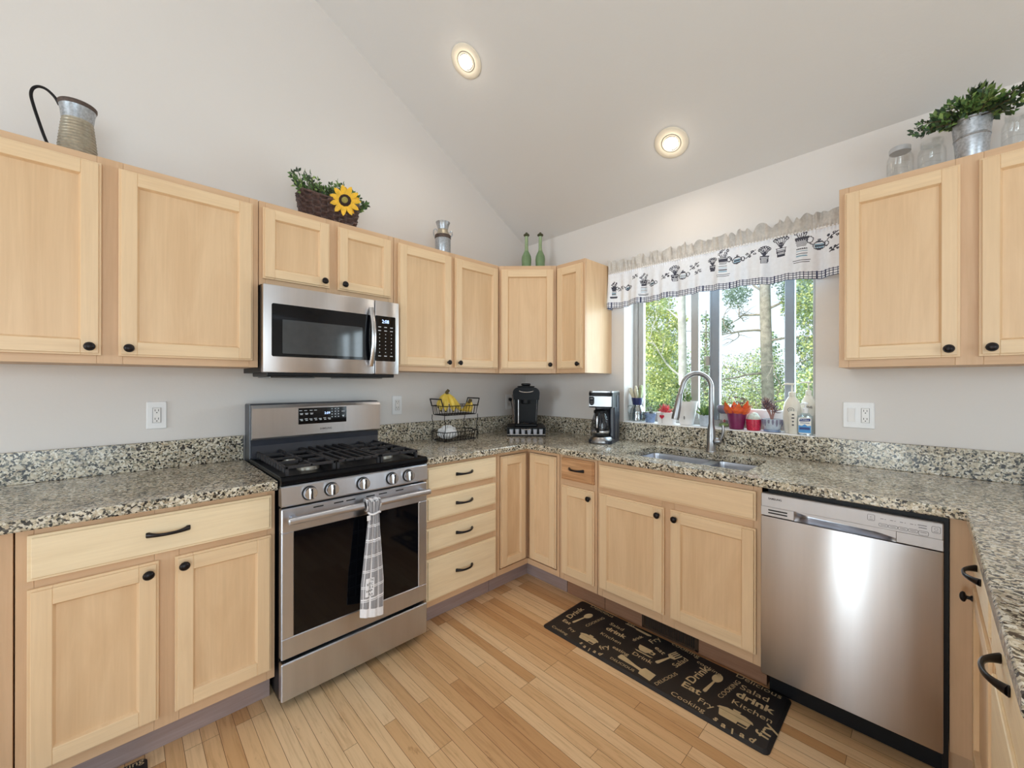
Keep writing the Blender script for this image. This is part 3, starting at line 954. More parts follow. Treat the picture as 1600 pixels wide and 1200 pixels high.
mb = MB(); mb.box(0.003, 0.022, -1.4175, -0.003, CZ1 + 0.0003, 1.034, 0.0015)
mb.build('backsplash', 'granite', t)
mb = MB(); mb.box(0.0225, 3.4, -0.022, -0.003, CZ1 + 0.0003, 1.033, 0.0015)
mb.build('backsplash', 'granite', t)

# ------------------------------------------------------------------ stove
RY0, RY1 = -2.084, -1.4215
RYC = (RY0 + RY1) / 2
t = thing('stove', 'stainless steel gas range with black cooktop and oven window', 'stove', (0.35, RYC, 0))
mb = MB()
mb.box(0.03, 0.645, RY0 + 0.004, RY1 - 0.004, 0.03, 0.893)
for y in (RY0 + 0.06, RY1 - 0.06):
    for x in (0.1, 0.58):
        mb.lathe([(0.018, 0.0005), (0.018, 0.03)], (x, y, 0), 12)
mb.build('body', 'black', t)
# cooktop: tray with a rolled front edge
mb = MB()
prof = [(0.10, 0.894), (0.672, 0.894), (0.684, 0.900), (0.686, 0.914), (0.680, 0.926), (0.668, 0.930), (0.655, 0.928), (0.645, 0.920), (0.12, 0.920), (0.11, 0.929), (0.10, 0.929)]
mb.prism(prof, (0, RY0, 0), X, Z, Y, RY1 - RY0)
mb.box(0.12, 0.66, RY0, RY0 + 0.014, 0.918, 0.929, 0.003)
mb.box(0.12, 0.66, RY1 - 0.014, RY1, 0.918, 0.929, 0.003)
mb.build('cooktop', 'black_gloss', t)
# five burners
for x, y, r in [(0.52, -1.935, 0.046), (0.27, -1.935, 0.036), (0.40, RYC, 0.042), (0.52, -1.57, 0.04), (0.27, -1.57, 0.032)]:
    mb = MB()
    mb.lathe([(r, 0.920), (r, 0.927), (r * 0.92, 0.937), (r * 0.55, 0.938), (r * 0.5, 0.936)], (x, y, 0), 28)
    b = mb.build('burner', 'burner', t)
    mb = MB()
    mb.lathe([(r * 0.8, 0.938), (r * 0.84, 0.943), (r * 0.74, 0.947), (0, 0.948)], (x, y, 0), 28)
    mb.build('burner_cap', 'iron', b)
# three cast iron grates
gx0, gx1, gz = 0.135, 0.635, 0.962
third = (RY1 - RY0 - 0.05) / 3
for k in range(3):
    a = RY0 + 0.025 + k * third + 0.002
    b = a + third - 0.004
    mb = MB()
    bw = 0.011
    for y in (a, b - bw):
        mb.box(gx0, gx1, y, y + bw, gz - 0.012, gz, 0.002)
    for x in (gx0, gx1 - bw):
        mb.box(x, x + bw, a, b, gz - 0.012, gz, 0.002)
    for x in (gx0 + 0.001, gx1 - bw - 0.001):
        for y in (a + 0.001, b - bw - 0.001):
            mb.prism([(-0.002, 0), (bw + 0.002, 0), (bw, gz - 0.93), (0, gz - 0.93)], (x, y, 0.9215), X, Z, Y, bw, 0)
    m = (a + b) / 2
    if k == 1:
        for dy in (-0.062, -0.021, 0.021, 0.062):
            mb.box(gx0, gx1, m + dy - 0.005, m + dy + 0.005, gz - 0.012, gz + 0.002, 0.002)
        mb.box(0.37, 0.38, a, b, gz - 0.012, gz, 0.002)
    else:
        for xc in (0.27, 0.52):
            mb.box(xc - 0.005, xc + 0.005, a, m - 0.02, gz - 0.011, gz + 0.003, 0.002)
            mb.box(xc - 0.005, xc + 0.005, m + 0.02, b, gz - 0.011, gz + 0.003, 0.002)
            mb.box(xc - 0.115, xc - 0.022, m - 0.005, m + 0.005, gz - 0.011, gz + 0.003, 0.002)
            mb.box(xc + 0.022, xc + 0.115, m - 0.005, m + 0.005, gz - 0.011, gz + 0.003, 0.002)
        mb.box(0.39, 0.40, a, b, gz - 0.012, gz, 0.002)
        # stepped teeth on the outer bar
        yo = a if k == 0 else b - bw
        for i in range(11):
            x = gx0 + 0.02 + i * 0.044
            mb.box(x, x + 0.026, yo - 0.004 if k == 0 else yo + bw - 0.006, (yo + 0.006) if k == 0 else yo + bw + 0.004, 0.935, gz - 0.004, 0.003)
    mb.build('grate', 'iron', t)
# control panel, slanted, five knobs
mb = MB()
mb.prism([(0.645, 0.812), (0.683, 0.812), (0.687, 0.818), (0.681, 0.886), (0.676, 0.8925), (0.645, 0.8925)], (0, RY0, 0), X, Z, Y, RY1 - RY0)
pn = mb.build('control_panel', 'steel', t)
kn = Vector((1, 0, 0.09)).normalized()
for y in (-1.981, -1.894, -1.757, -1.617, -1.531):
    mb = MB()
    c = Vector((0.6848, y, 0.852))
    mb.lathe([(0.029, 0), (0.029, 0.003), (0.0265, 0.005)], c, 28, 0, kn)
    kb = mb.build('knob', 'slot', t)
    mb = MB()
    mb.lathe([(0.0255, 0.004), (0.0255, 0.02), (0.0235, 0.024), (0, 0.024)], c, 28, 0, kn)
    mb.obox(c + kn * 0.02 - Y * 0.0055 - Z * 0.023, Y, kn, Z, 0.011, 0.014, 0.046, 0.002)
    mb.build('dial', 'chrome', kb)
    mb = MB()
    mb.obox(c + kn * 0.0341 - Y * 0.003 - Z * 0.02, Y, kn, Z, 0.006, 0.0006, 0.04)
    mb.build('grip_line', 'slot', kb)
# oven door
mb = MB()
DF = 0.682
mb.box(0.646, DF, RY0 + 0.001, RY1 - 0.001, 0.706, 0.803, 0.004)
mb.box(0.646, DF, RY0 + 0.001, RY1 - 0.001, 0.206, 0.29, 0.004)
mb.box(0.646, DF, RY0 + 0.001, -2.036, 0.286, 0.71, 0.004)
mb.box(0.646, DF, -1.472, RY1 - 0.001, 0.286, 0.71, 0.004)
dr = mb.build('oven_door', 'steel', t)
mb = MB(); mb.box(0.65, DF - 0.003, -2.038, -1.47, 0.288, 0.708)
mb.build('oven_window', 'black_glass', dr)
for y in (-1.945, -1.862, -1.81, -1.72, -1.66, -1.575):
    mb = MB(); mb.box(DF - 0.004, DF + 0.0006, y - 0.02, y + 0.02, 0.786, 0.791)
    mb.build('vent_slot', 'slot', dr)
mb = MB()
hz = 0.765
mb.tube([(0.728, RY0 + 0.012, hz), (0.728, RY0 + 0.016, hz), (0.728, RY1 - 0.016, hz), (0.728, RY1 - 0.012, hz)], [0.011, 0.0145, 0.0145, 0.011], 16)
for y in (RY0 + 0.04, RY1 - 0.04):
    mb.box(DF, 0.722, y - 0.011, y + 0.011, hz - 0.010, hz + 0.010, 0.003)
mb.build('handle', 'steel', dr)
# storage drawer
mb = MB()
mb.box(0.646, 0.684, RY0 + 0.001, RY1 - 0.001, 0.042, 0.192, 0.004)
mb.build('drawer', 'steel', t)
# back guard
mb = MB()
mb.box(0.03, 0.135, RY0, RY1, 0.89, 1.196, 0.004)
mb.prism([(0.134, 0.93), (0.155, 0.93), (0.142, 0.99), (0.142, 1.022), (0.134, 1.022)], (0, RY0 + 0.006, 0), X, Z, Y, RY1 - RY0 - 0.012)
bg = mb.build('backguard', 'enamel_blue', t)
mb = MB()
mb.prism([(0.136, 1.022), (0.160, 1.022), (0.166, 1.03), (0.166, 1.175), (0.158, 1.190), (0.136, 1.192)], (0, RY0 + 0.004, 0), X, Z, Y, RY1 - RY0 - 0.006)
mb.build('backguard_face', 'steel_v', bg)
mb = MB(); mb.box(0.166, 0.1672, -1.873, -1.624, 1.085, 1.170)
mb.build('display', 'black_glass', bg)
mb = MB(); mb.text('2:09', (0.1674, -1.728, 1.139), Y, Z, 0.03, None, bold=0.01)
mb.build('clock_digits', 'digits', bg)
mb = MB()
for i, y in enumerate((-1.862, -1.838, -1.811, -1.789)):
    mb.box(0.1672, 0.1676, y - 0.007, y + 0.007, 1.155, 1.1575)
for i, y in enumerate((-1.858, -1.833, -1.808)):
    mb.box(0.1672, 0.1676, y - 0.008, y + 0.008, 1.140, 1.1425); mb.box(0.1672, 0.1676, y - 0.006, y + 0.006, 1.135, 1.1375)
for i in range(7):
    y = -1.858 + i * 0.0235
    mb.box(0.1672, 0.1676, y - 0.008, y + 0.006, 1.109 + 0.002 * (i % 2), 1.112 + 0.002 * (i % 2))
    mb.box(0.1672, 0.1676, y - 0.004, y + 0.007, 1.103, 1.106)
for i in range(3):
    for j in range(4):
        y, z = -1.703 + i * 0.0175, 1.160 - j * 0.0145
        mb.box(0.1672, 0.1676, y - 0.0025, y + 0.0025, z - 0.0022, z + 0.0022)
mb.box(0.1672, 0.1676, -1.651, -1.634, 1.143, 1.146)
mb.prism([(-0.006, 0.006), (0.006, 0.006), (0, -0.006)], (0.1672, -1.642, 1.117), Y, Z, X, 0.0004)
mb.build('button_marking', 'print_white', bg)
mb = MB(); mb.text('SAMSUNG', (0.1663, -1.735, 1.056), Y, Z, 0.062, None, bold=0.02)
mb.build('lettering', 'print_grey', bg)

# tea towel knotted round the oven handle
TY = -1.735
def towel():
    mb = MB()
    th = 0.0
    def edge(v):
        # half width and centre offset down the hang
        if v < 0.10:
            return 0.030 - 0.10 * v * 0.9, 0
        w = 0.023 + 0.027 * min(1, (v - 0.10) / 0.6) + 0.008 * max(0, v - 0.6)
        return w, -0.010 * (v - 0.1)
    NU, NV = 44, 150
    def surf(back):
        def fn(u, v):
            w, off = edge(v)
            s = (u - 0.5) * 2
            z = 0.786 - 0.505 * v - (0.012 * s if v > 0.9 else 0)
            ruf = (1 - 0.65 * min(1, v / 0.6)) * 0.006 * math.sin(s * 9 + 1.1) * min(1, 0.35 + v) + 0.004 * math.sin(s * 17 + 5 * v) * (1 - 0.8 * min(1, v / 0.6))
            bulge = 0.012 * (1 - s * s)
            x = (0.752 + bulge + ruf) if not back else (0.7455 - 0.0 * s + ruf * 0.1)
            if v < 0.10 and not back:
                x += 0.006 * (1 - v / 0.1)
            return Vector((x, TY + off + s * w, z))
        return fn
    def band(i, j):
        v, u = j / NV, i / NU
        if v > 0.925:
            return 1
        for c in (0.20, 0.215, 0.33, 0.345, 0.46, 0.475, 0.585, 0.60, 0.72, 0.735, 0.83, 0.845):
            if abs(v - c) < 0.0038:
                return 1
        for c in (0.06, 0.33, 0.365, 0.69, 0.725, 0.96):
            if abs(u - c) < 0.013:
                return 1
        return 0
    mb.grid(surf(False), NU, NV, band)
    mb.grid(surf(True), NU, NV, band)
    f0, f1 = surf(False), surf(True)
    for u in (0, 1):
        mb.grid(lambda a, v, u=u: f0(u, v).lerp(f1(u, v), a), 2, 60, lambda i, j: 1 if j > 55 else 0)
    mb.grid(lambda a, u: f0(a, 1).lerp(f1(a, 1), u), 20, 2, lambda i, j: 1)
    return mb, f0
def edge_w(v):
    return 0.023 + 0.027 * min(1, (v - 0.10) / 0.6) + 0.008 * max(0, v - 0.6)
mb, f0 = towel()
t = thing('tea_towel', 'grey and white checked towel tied round the oven door handle', 'towel', (0.75, TY, 0.5))
mb.build('cloth', ['towel', 'towel_w'], t)
mb = MB()          # loop over the bar
def loop(u, v):
    a = PI * (-0.55 + 1.55 * v)
    r = 0.0185 + 0.003 * math.sin(u * 19) + 0.002 * math.sin(u * 41)
    return Vector((0.728 + r * math.cos(a) * 1.25, TY + (u - 0.5) * (0.070 - 0.012 * abs(v - 0.5)), 0.766 + r * math.sin(a) * 1.25))
mb.grid(loop, 40, 22, lambda i, j: 1 if i % 11 == 0 or j in (8, 9, 17) else 0)
mb.build('loop', ['towel_w', 'towel'], t)
mb = MB()          # cinched tie and tab
mb.tube([(0.752 + 0.016 * math.cos(a), TY + 0.026 * math.sin(a), 0.733 + 0.003 * math.sin(3 * a)) for a in [2 * PI * k / 20 for k in range(20)]], 0.0045, 8, closed=True)
mb.obox((0.762, TY - 0.038, 0.706), Y, X, Z, 0.016, 0.004, 0.022, 0.0015)
mb.build('tie', 'towel_w', t)
mb = MB()
def patch(u, v):
    p = f0(0.14 + 0.36 * u, 0.655 + 0.155 * v)
    return Vector((p.x + 0.0012, p.y, p.z))
mb.grid(patch, 12, 14)
mb.build('patch', 'towel_w', t)
mb = MB()
for s, v, wd, uc in [('THE', 0.672, 0.012, 0.40), ('KITC', 0.705, 0.026, 0.32), ('IS A', 0.733, 0.015, 0.38), ('HAP', 0.762, 0.026, 0.30), ('PLA', 0.793, 0.018, 0.36)]:
    p = f0(uc, v)
    k0 = len(mb.v)
    mb.text(s, (0, p.y, p.z), Y, Z, wd, 0.015, bold=0.012)
    for i in range(k0, len(mb.v)):
        q = mb.v[i]
        w_, off_ = edge_w(v), -0.010 * (v - 0.1)
        u_ = 0.5 + (q.y - TY - off_) / (2 * w_)
        mb.v[i] = Vector((f0(u_, v).x + 0.0022, q.y, q.z))
mb.build('lettering', 'print_grey', t)

# ------------------------------------------------------------------ microwave
t = thing('microwave', 'stainless over-the-range microwave with dark glass door', 'microwave', (0.2, RYC, 1.345))
MY0, MY1, MZ0, MZ1, MF = -2.0845, -1.4225, 1.346, 1.748, 0.392
mb = MB()
mb.box(0.004, 0.355, MY0, MY1, MZ0 + 0.004, MZ1 - 0.001)
mb.box(0.10, 0.375, MY0 + 0.02, MY1 - 0.02, MZ0 - 0.014, MZ0 + 0.006, 0.003)
mb.build('body', 'black', t)
for a, b in [(MY0 + 0.05, MY0 + 0.25), (MY1 - 0.25, MY1 - 0.05)]:
    mb = MB(); mb.box(0.06, 0.30, a, b, MZ0 - 0.020, MZ0 - 0.013, 0.003)
    mb.build('grease_filter', 'nickel', t)
SEAM = -1.5635
def rounded(x0, x1, y0, y1, r, n=5):
    pts = []
    for cx, cy, a0 in [(x1 - r, y0 + r, -90), (x1 - r, y1 - r, 0), (x0 + r, y1 - r, 90), (x0 + r, y0 + r, 180)]:
        for k in range(n + 1):
            a = R(a0 + 90 * k / n)
            pts.append((cx + r * math.cos(a), cy + r * math.sin(a)))
    return pts
mb = MB()
mb.box(0.356, MF, MY0, SEAM - 0.001, MZ0 + 0.003, MZ1 - 0.002, 0.006, seg=2)
dr = mb.build('door', 'steel_v', t)
mb = MB()
mb.prism(rounded(-2.05, SEAM - 0.004, 1.422, 1.662, 0.008), (MF - 0.001, 0, 0), Y, Z, X, 0.002)
mb.build('door_glass', 'black_glass', dr)
mb = MB()
mb.prism(rounded(-2.006, -1.632, 1.437, 1.592, 0.003), (MF + 0.001, 0, 0), Y, Z, X, 0.0008)
mb.build('window', 'smoke_glass', dr)
mb = MB()
hp = []
for k in range(13):
    tt = -1 + k / 6
    hp.append((MF + 0.008 + 0.034 * (1 - tt * tt), -1.588, 1.545 + tt * 0.152))
mb.tube(hp, [0.013] * 13, 12, flat=(1.0, 0.8))
mb.build('handle', 'chrome', dr)
mb = MB()
mb.box(0.356, MF, SEAM + 0.001, MY1, MZ0 + 0.003, MZ1 - 0.002, 0.006, seg=2)
cp = mb.build('control_panel', 'steel_v', t)
mb = MB()
mb.prism(rounded(SEAM + 0.002, -1.445, 1.420, 1.664, 0.006), (MF - 0.001, 0, 0), Y, Z, X, 0.0022)
mb.build('keypad', 'black_glass', cp)
mb = MB(); mb.text('2:08', (MF + 0.0016, -1.504, 1.635), Y, Z, 0.04, 0.026, bold=0.01)
mb.build('clock_digits', 'digits', cp)
mb = MB()
for j in range(9):
    for i in range(3):
        y, z = -1.537 + i * 0.034, 1.604 - j * 0.0195
        w_ = 0.011 if j in (0, 1, 8) else 0.003
        mb.box(MF + 0.0012, MF + 0.0016, y - w_ / 1.4, y + w_ / 1.4, z - 0.0018, z + 0.0018)
mb.build('button_marking', 'print_white', cp)

# ------------------------------------------------------------------ dishwasher
DX0, DX1, DFY = 1.9695, 2.4925, -0.65
t = thing('dishwasher', 'brushed stainless dishwasher with pocket handle under the granite', 'dishwasher', ((DX0 + DX1) / 2, -0.33, 0))
mb = MB()
mb.box(DX0, DX1 + 0.002, -0.60, -0.03, 0.10, 0.872)
mb.box(DX0 + 0.01, DX1 - 0.005, -0.552, -0.03, 0.0005, 0.1)
mb.box(DX0, DX0 + 0.02, -0.62, -0.60, 0.10, 0.872)
mb.box(DX1 - 0.012, DX1 + 0.002, -0.622, -0.60, 0.0005, 0.872)
mb.box(DX0, DX1, -0.62, -0.60, 0.85, 0.872)
mb.build('body', 'black', t)
mb = MB(); mb.box(DX0 + 0.001, DX1 - 0.010, DFY, -0.601, 0.118, 0.764, 0.004, seg=2)
mb.build('door', 'steel_v', t)
mb = MB()
hx0, hx1, hz0, hz1 = 2.085, 2.372, 0.7665, 0.802
mb.box(DX0 + 0.001, DX1 - 0.010, DFY - 0.001, -0.602, hz1, 0.856, 0.003)
mb.box(DX0 + 0.001, hx0, DFY - 0.001, -0.602, 0.767, hz1 + 0.002, 0.0015)
mb.box(hx1, DX1 - 0.010, DFY - 0.001, -0.602, 0.767, hz1 + 0.002, 0.0015)
cp = mb.build('control_panel', 'steel_matte', t)
mb = MB()     # scooped pocket
def scoop(u, v):
    a = u * (hx1 - hx0)
    edge = min(1, min(u, 1 - u) * 9)
    return Vector((hx0 + a, DFY - 0.001 + 0.034 * math.sin(PI * v) ** 0.6 * edge, hz0 + 0.0005 + (hz1 - hz0) * v))
mb.grid(scoop, 40, 10)
mb.build('pocket_handle', 'steel', cp)
mb = MB()
mb.prism([(hx0, hz1 + 0.002), (hx0 + 0.04, hz1 - 0.006), (hx0 + 0.09, hz1 - 0.009), (hx1 - 0.05, hz1 - 0.013), (hx1, hz1 - 0.022), (hx1, hz1 + 0.002)], (0, DFY - 0.001, 0), X, Z, Y, 0.008)
mb.build('handle_lip', 'steel_matte', cp)
for a in (0.789, 0.778):
    mb = MB(); mb.box(1.997, 2.062, DFY - 0.0016, DFY, a, a + 0.005)
    mb.build('vent_slot', 'slot', cp)
mb = MB(); mb.text('SAMSUNG', (2.02, DFY - 0.0012, 0.838), X, Z, 0.046, None, bold=0.025)
mb.build('lettering', 'slot', cp)
mb = MB()
def outline(x0, x1, z0, z1, r=0.004, w=0.0011):
    pts = rounded(x0, x1, z0, z1, r, 4)
    mb.tube([(a, DFY - 0.0012, b) for a, b in pts], w / 2, 6, closed=True)
outline(2.2995, 2.3185, 0.825, 0.846)
outline(2.456, 2.4755, 0.822, 0.843)
mb.text('C', (2.309, DFY - 0.0013, 0.837), X, Z, None, 0.009)
mb.box(2.304, 2.314, DFY - 0.0015, DFY - 0.001, 0.8285, 0.8295)
mb.tube([(2.4657 + 0.004 * math.cos(a), DFY - 0.0012, 0.835 + 0.004 * math.sin(a)) for a in [2 * PI * k / 12 for k in range(12)]], 0.0004, 5, closed=True)
mb.box(2.460, 2.4715, DFY - 0.0015, DFY - 0.001, 0.8255, 0.8267)
for i in range(5):
    x = 2.329 + i * 0.0243
    outline(x, x + 0.0225, 0.811 if i < 4 else 0.807, 0.821, 0.0035)
    mb.box(x + 0.004, x + 0.0185, DFY - 0.0015, DFY - 0.001, 0.8155, 0.8168)
    if i < 4:
        mb.box(x + 0.004, x + 0.012, DFY - 0.0015, DFY - 0.001, 0.8365, 0.838); mb.box(x + 0.015, x + 0.018, DFY - 0.0015, DFY - 0.001, 0.8365, 0.838)
mb.box(2.424, 2.445, DFY - 0.0015, DFY - 0.001, 0.838, 0.840); mb.box(2.426, 2.445, DFY - 0.0015, DFY - 0.001, 0.830, 0.832)
mb.build('button_marking', 'print_grey', cp)

# ------------------------------------------------------------------ sink and faucet
t = thing('kitchen_sink', 'undermount stainless double-bowl sink set in the granite under the window', 'sink', (1.58, -0.345, 0.68))
def bowl(x0, x1, y0, y1, ztop, zb):
    mb = MB()
    rings = []
    for z, ins in [(ztop, -0.012), (ztop, 0.0), (ztop - 0.02, 0.003), (zb + 0.03, 0.010), (zb + 0.006, 0.024), (zb, 0.045)]:
        rings.append([(p[0], p[1], z) for p in rounded(x0 + ins, x1 - ins, y0 + ins, y1 - ins, 0.03, 4)])
    k = len(rings[0])
    vs_ = [p for r_ in rings for p in r_]
    fs = [(i * k + j, i * k + (j + 1) % k, (i + 1) * k + (j + 1) % k, (i + 1) * k + j) for i in range(len(rings) - 1) for j in range(k)]
    fs.append([(len(rings) - 1) * k + j for j in range(k)])
    mb.add(vs_, fs, 0, True)
    return mb
for x0, x1 in [(SX0 + 0.004, 1.615), (1.645, SX1 - 0.004)]:
    mb = bowl(x0, x1, SY0 + 0.004, SY1 - 0.004, CZ0 - 0.0015, 0.70)
    b = mb.build('bowl', 'sink', t, norm=False)
    mb = MB(); mb.lathe([(0.04, 0.702), (0.038, 0.705), (0.028, 0.703), (0, 0.703)], ((x0 + x1) / 2, -0.33, 0), 24)
    mb.build('drain', 'chrome', b)
mb = MB(); mb.box(1.608, 1.652, SY0 + 0.004, SY1 - 0.004, 0.845, CZ0 - 0.002, 0.004)
mb.build('divider', 'sink', t)

FX, FYY = 1.578, -0.093
t = thing('faucet', 'brushed nickel high-arc pull-down faucet behind the sink', 'faucet', (FX, FYY, CZ1))
sd = Vector((-0.70, -0.714, 0))
mb = MB()
mb.lathe([(0.028, CZ1 + 0.0005), (0.028, CZ1 + 0.006), (0.0235, CZ1 + 0.012), (0.0225, CZ1 + 0.09), (0.020, CZ1 + 0.13), (0.0145, CZ1 + 0.16)], (FX, FYY, 0), 24)
mb.build('base', 'nickel', t)
mb = MB()
path = [(FX, FYY, CZ1 + 0.15), (FX, FYY, CZ1 + 0.25)]
rr, zc = 0.083, CZ1 + 0.366
path += [tuple(Vector((FX, FYY, CZ1 + 0.32)))]
for k in range(15):
    a = PI * k / 14 * 0.97
    p = Vector((FX, FYY, zc)) + sd * (rr * (1 - math.cos(a))) + Z * (rr * math.sin(a))
    path.append(tuple(p))
pe = Vector(path[-1])
tip = pe + sd * 0.014 - Z * 0.045
path.append(tuple(tip))
mb.tube(path, 0.0135, 16)
mb.build('spout', 'nickel', t)
mb = MB()
h2 = tip + (sd * 0.028 - Z * 0.145)
mb.tube([tuple(tip), tuple(tip.lerp(h2, 0.08)), tuple(tip.lerp(h2, 0.5)), tuple(tip.lerp(h2, 0.9)), tuple(h2)], [0.0145, 0.0165, 0.019, 0.0215, 0.020], 18)
mb.build('spray_head', 'nickel', t)
mb = MB()
mb.ball((FX + 0.032, FYY - 0.004, CZ1 + 0.062), (0.026, 0.02, 0.02))
mb.stube([(FX + 0.045, FYY - 0.004, CZ1 + 0.062), (FX + 0.058, FYY - 0.004, CZ1 + 0.085), (FX + 0.066, FYY - 0.004, CZ1 + 0.12), (FX + 0.064, FYY - 0.004, CZ1 + 0.155)], 0.007, 10)
mb.build('lever', 'nickel', t)

# toe-kick air register, mats
mb = MB()
rx0, rx1, rz0, rz1 = 1.39, 1.682, 0.010, 0.086
t = thing('floor_register', 'brown slotted air register low in the toe kick under the sink', 'vent', ((rx0 + rx1) / 2, -TK - 0.004, 0.05))
for a in [(rx0, rx1, rz0, rz0 + 0.010), (rx0, rx1, rz1 - 0.010, rz1), (rx0, rx0 + 0.016, rz0, rz1), (rx1 - 0.016, rx1, rz0, rz1)]:
    mb.box(a[0], a[1], -TK - 0.0075, -TK - 0.0012, a[2], a[3], 0.0015)
mb.build('surround', 'vent', t)
mb = MB()
for k in range(26):
    x = rx0 + 0.018 + k * 0.0102
    mb.obox((x, -TK - 0.006, rz0 + 0.01), Vector((0.8, 0.6, 0)), Vector((-0.6, 0.8, 0)), Z, 0.006, 0.0012, rz1 - rz0 - 0.02)
mb.build('louver_slats', 'vent', t)
mb = MB(); mb.box(rx0 + 0.012, rx1 - 0.012, -TK - 0.0018, -TK - 0.0012, rz0 + 0.008, rz1 - 0.008)
mb.build('backing', 'slot', t)

t = thing('kitchen_mat', 'long black cushioned mat with tan kitchen words before the sink', 'mat', (1.54, -0.73, 0))
MX0, MX1, MYA, MYB, MT = 1.012, 2.062, -0.916, -0.556, 0.011
mb = MB()
pts = rounded(MX0, MX1, MYA, MYB, 0.022, 6)
ins = rounded(MX0 + 0.012, MX1 - 0.012, MYA + 0.012, MYB - 0.012, 0.016, 6)
k = len(pts)
vs_ = [(a, b, 0.0005) for a, b in pts] + [(a, b, 0.004) for a, b in pts] + [(a, b, MT) for a, b in ins]
fs = [list(range(k))[::-1], [2 * k + j for j in range(k)]] + [(i * k + j, i * k + (j + 1) % k, (i + 1) * k + (j + 1) % k, (i + 1) * k + j) for i in range(2) for j in range(k)]
mb.add(vs_, fs)
mb.build('pad', 'mat', t)
words = [('Drink', 1.068, -0.700, 90, .145, .02), ('Delicious', 1.165, -0.578, -2, .165, 0), ('Eat', 1.090, -0.802, 0, .055, .03), ('Fry', 1.152, -0.842, 0, .046, .01), ('Cooking', 1.109, -0.890, 0, .112, 0),
         ('COOKING', 1.195, -0.692, 80, .150, 0), ('fry', 1.350, -0.838, 60, .06, .02), ('eating', 1.417, -0.806, 0, .095, .02), ('Salad', 1.300, -0.645, 0, .088, 0),
         ('drink', 1.325, -0.692, 0, .125, .05), ('Kitchen', 1.330, -0.752, 0, .128, 0), ('Eat', 1.345, -0.573, 0, .045, 0), ('drink', 1.425, -0.656, 75, .075, .02), ('Fry', 1.497, -0.608, 75, .07, .01),
         ('eat', 1.548, -0.665, -20, .062, .02), ('Drink', 1.514, -0.772, 0, .108, .01), ('cooking', 1.632, -0.574, -4, .15, 0), ('DELICIOUS', 1.470, -0.880, 0, .135, .01), ('Salad', 1.650, -0.676, 78, .10, 0),
         ('DELICIOUS', 1.652, -0.822, 75, .15, 0), ('cooking', 1.757, -0.622, -8, .12, 0), ('Drink', 1.738, -0.694, 82, .16, .03), ('Eat', 1.752, -0.797, 0, .085, .04), ('Fry', 1.826, -0.843, 0, .065, 0),
         ('Cooking', 1.770, -0.887, 0, .150, 0), ('COOKING', 1.864, -0.688, 80, .175, 0), ('Delicious', 1.945, -0.578, -3, .19, 0), ('Salad', 1.945, -0.637, 0, .115, 0), ('drink', 1.962, -0.690, 0, .152, .06),
         ('Kitchen', 1.965, -0.748, 0, .155, 0), ('fry', 2.034, -0.812, 84, .095, .02)]
for s, x, y, rot, wd, bold in words:
    a = R(rot)
    mb = MB()
    mb.text(s, (x, y, MT + 0.0001), (math.cos(a), math.sin(a), 0), (-math.sin(a), math.cos(a), 0), wd * 0.9, None, bold=bold * 0.55, squash=0.84)
    mb.build('lettering', 'mat_print', t, norm=False)
for xs, y0, sz in [(1.250, -0.893, 0.030), (1.880, -0.892, 0.034)]:
    mb = MB()
    for i, ch in enumerate('salad'):
        a = R((-14, 2, 12, 2, -12)[i])
        mb.text(ch, (xs + i * sz * 0.92, y0 - (0, 0.010, 0.012, 0.006, -0.002)[i], MT + 0.0001), (math.cos(a), math.sin(a), 0), (-math.sin(a), math.cos(a), 0), None, sz * 1.1, bold=.03)
    mb.build('lettering', 'mat_print', t, norm=False)
IC = {}
def icon(poly, x, y, rot, k):
    a = R(rot)
    mb = IC.setdefault((x, y), MB())
    mb.prism([(p[0] * k, p[1] * k) for p in poly], (x, y, MT), (math.cos(a), math.sin(a), 0), (-math.sin(a), math.cos(a), 0), Z, 0.0005)
spoon = [(-1, -.06), (-.9, -.1), (.2, -.05)] + [(.62 + .42 * math.cos(R(b)), .26 * math.sin(R(b))) for b in range(-160, 161, 20)] + [(.2, .05), (-.9, .1), (-1, .06)]
icon(spoon, 1.128, -0.715, 78, .070)
icon(spoon, 1.802, -0.704, 84, .075)
for px, py, k in [(1.252, -0.838, .050), (1.925, -0.828, .059)]:
    icon([(-.95, .1), (-.8, -.45), (-.7, -.5), (.28, -.5), (.28, -.25), (.9, -.25), (.95, .1)], px, py, 0, k)
    icon([(-1.1, .14), (1.1, .14), (1.0, .32), (.55, .5), (-.55, .5), (-1.0, .32)], px, py, 0, k)
    icon([(-.2, .52), (.2, .52), (.24, .68), (-.24, .68)], px, py, 0, k)
    icon([(.34, -.5), (.86, -.5), (.9, -.3), (.84, -.3), (.8, -.44), (.36, -.44)], px, py, 0, k)
icon([(-1, .0), (-.2, .06), (.95, .10), (1, .0), (.8, -.12), (-.1, -.1), (-.2, -.02), (-1, -.06)], 1.392, -0.588, -3, .075)
icon([(-.9, .5), (-.75, -.1), (-.4, -.45), (.3, -.45), (.65, -.1), (.75, .5)], 1.494, -0.712, 0, .042)
icon([(-.9, -.62), (1.3, -.62), (1.0, -.78), (-.6, -.78)], 1.494, -0.712, 0, .042)
icon([(.75, .3), (1.2, .25), (1.15, -.2), (.6, -.25), (.66, -.12), (1.0, -.1), (1.02, .12), (.72, .16)], 1.494, -0.712, 0, .042)
icon([(-1.3, .16), (-1.2, .22), (-.2, .10), (.22, .10), (.3, .34), (1.0, .34), (1.05, -.34), (.3, -.34), (.22, -.10), (-.2, -.10), (-1.2, -.22), (-1.3, -.16)], 1.530, -0.850, -8, .078)
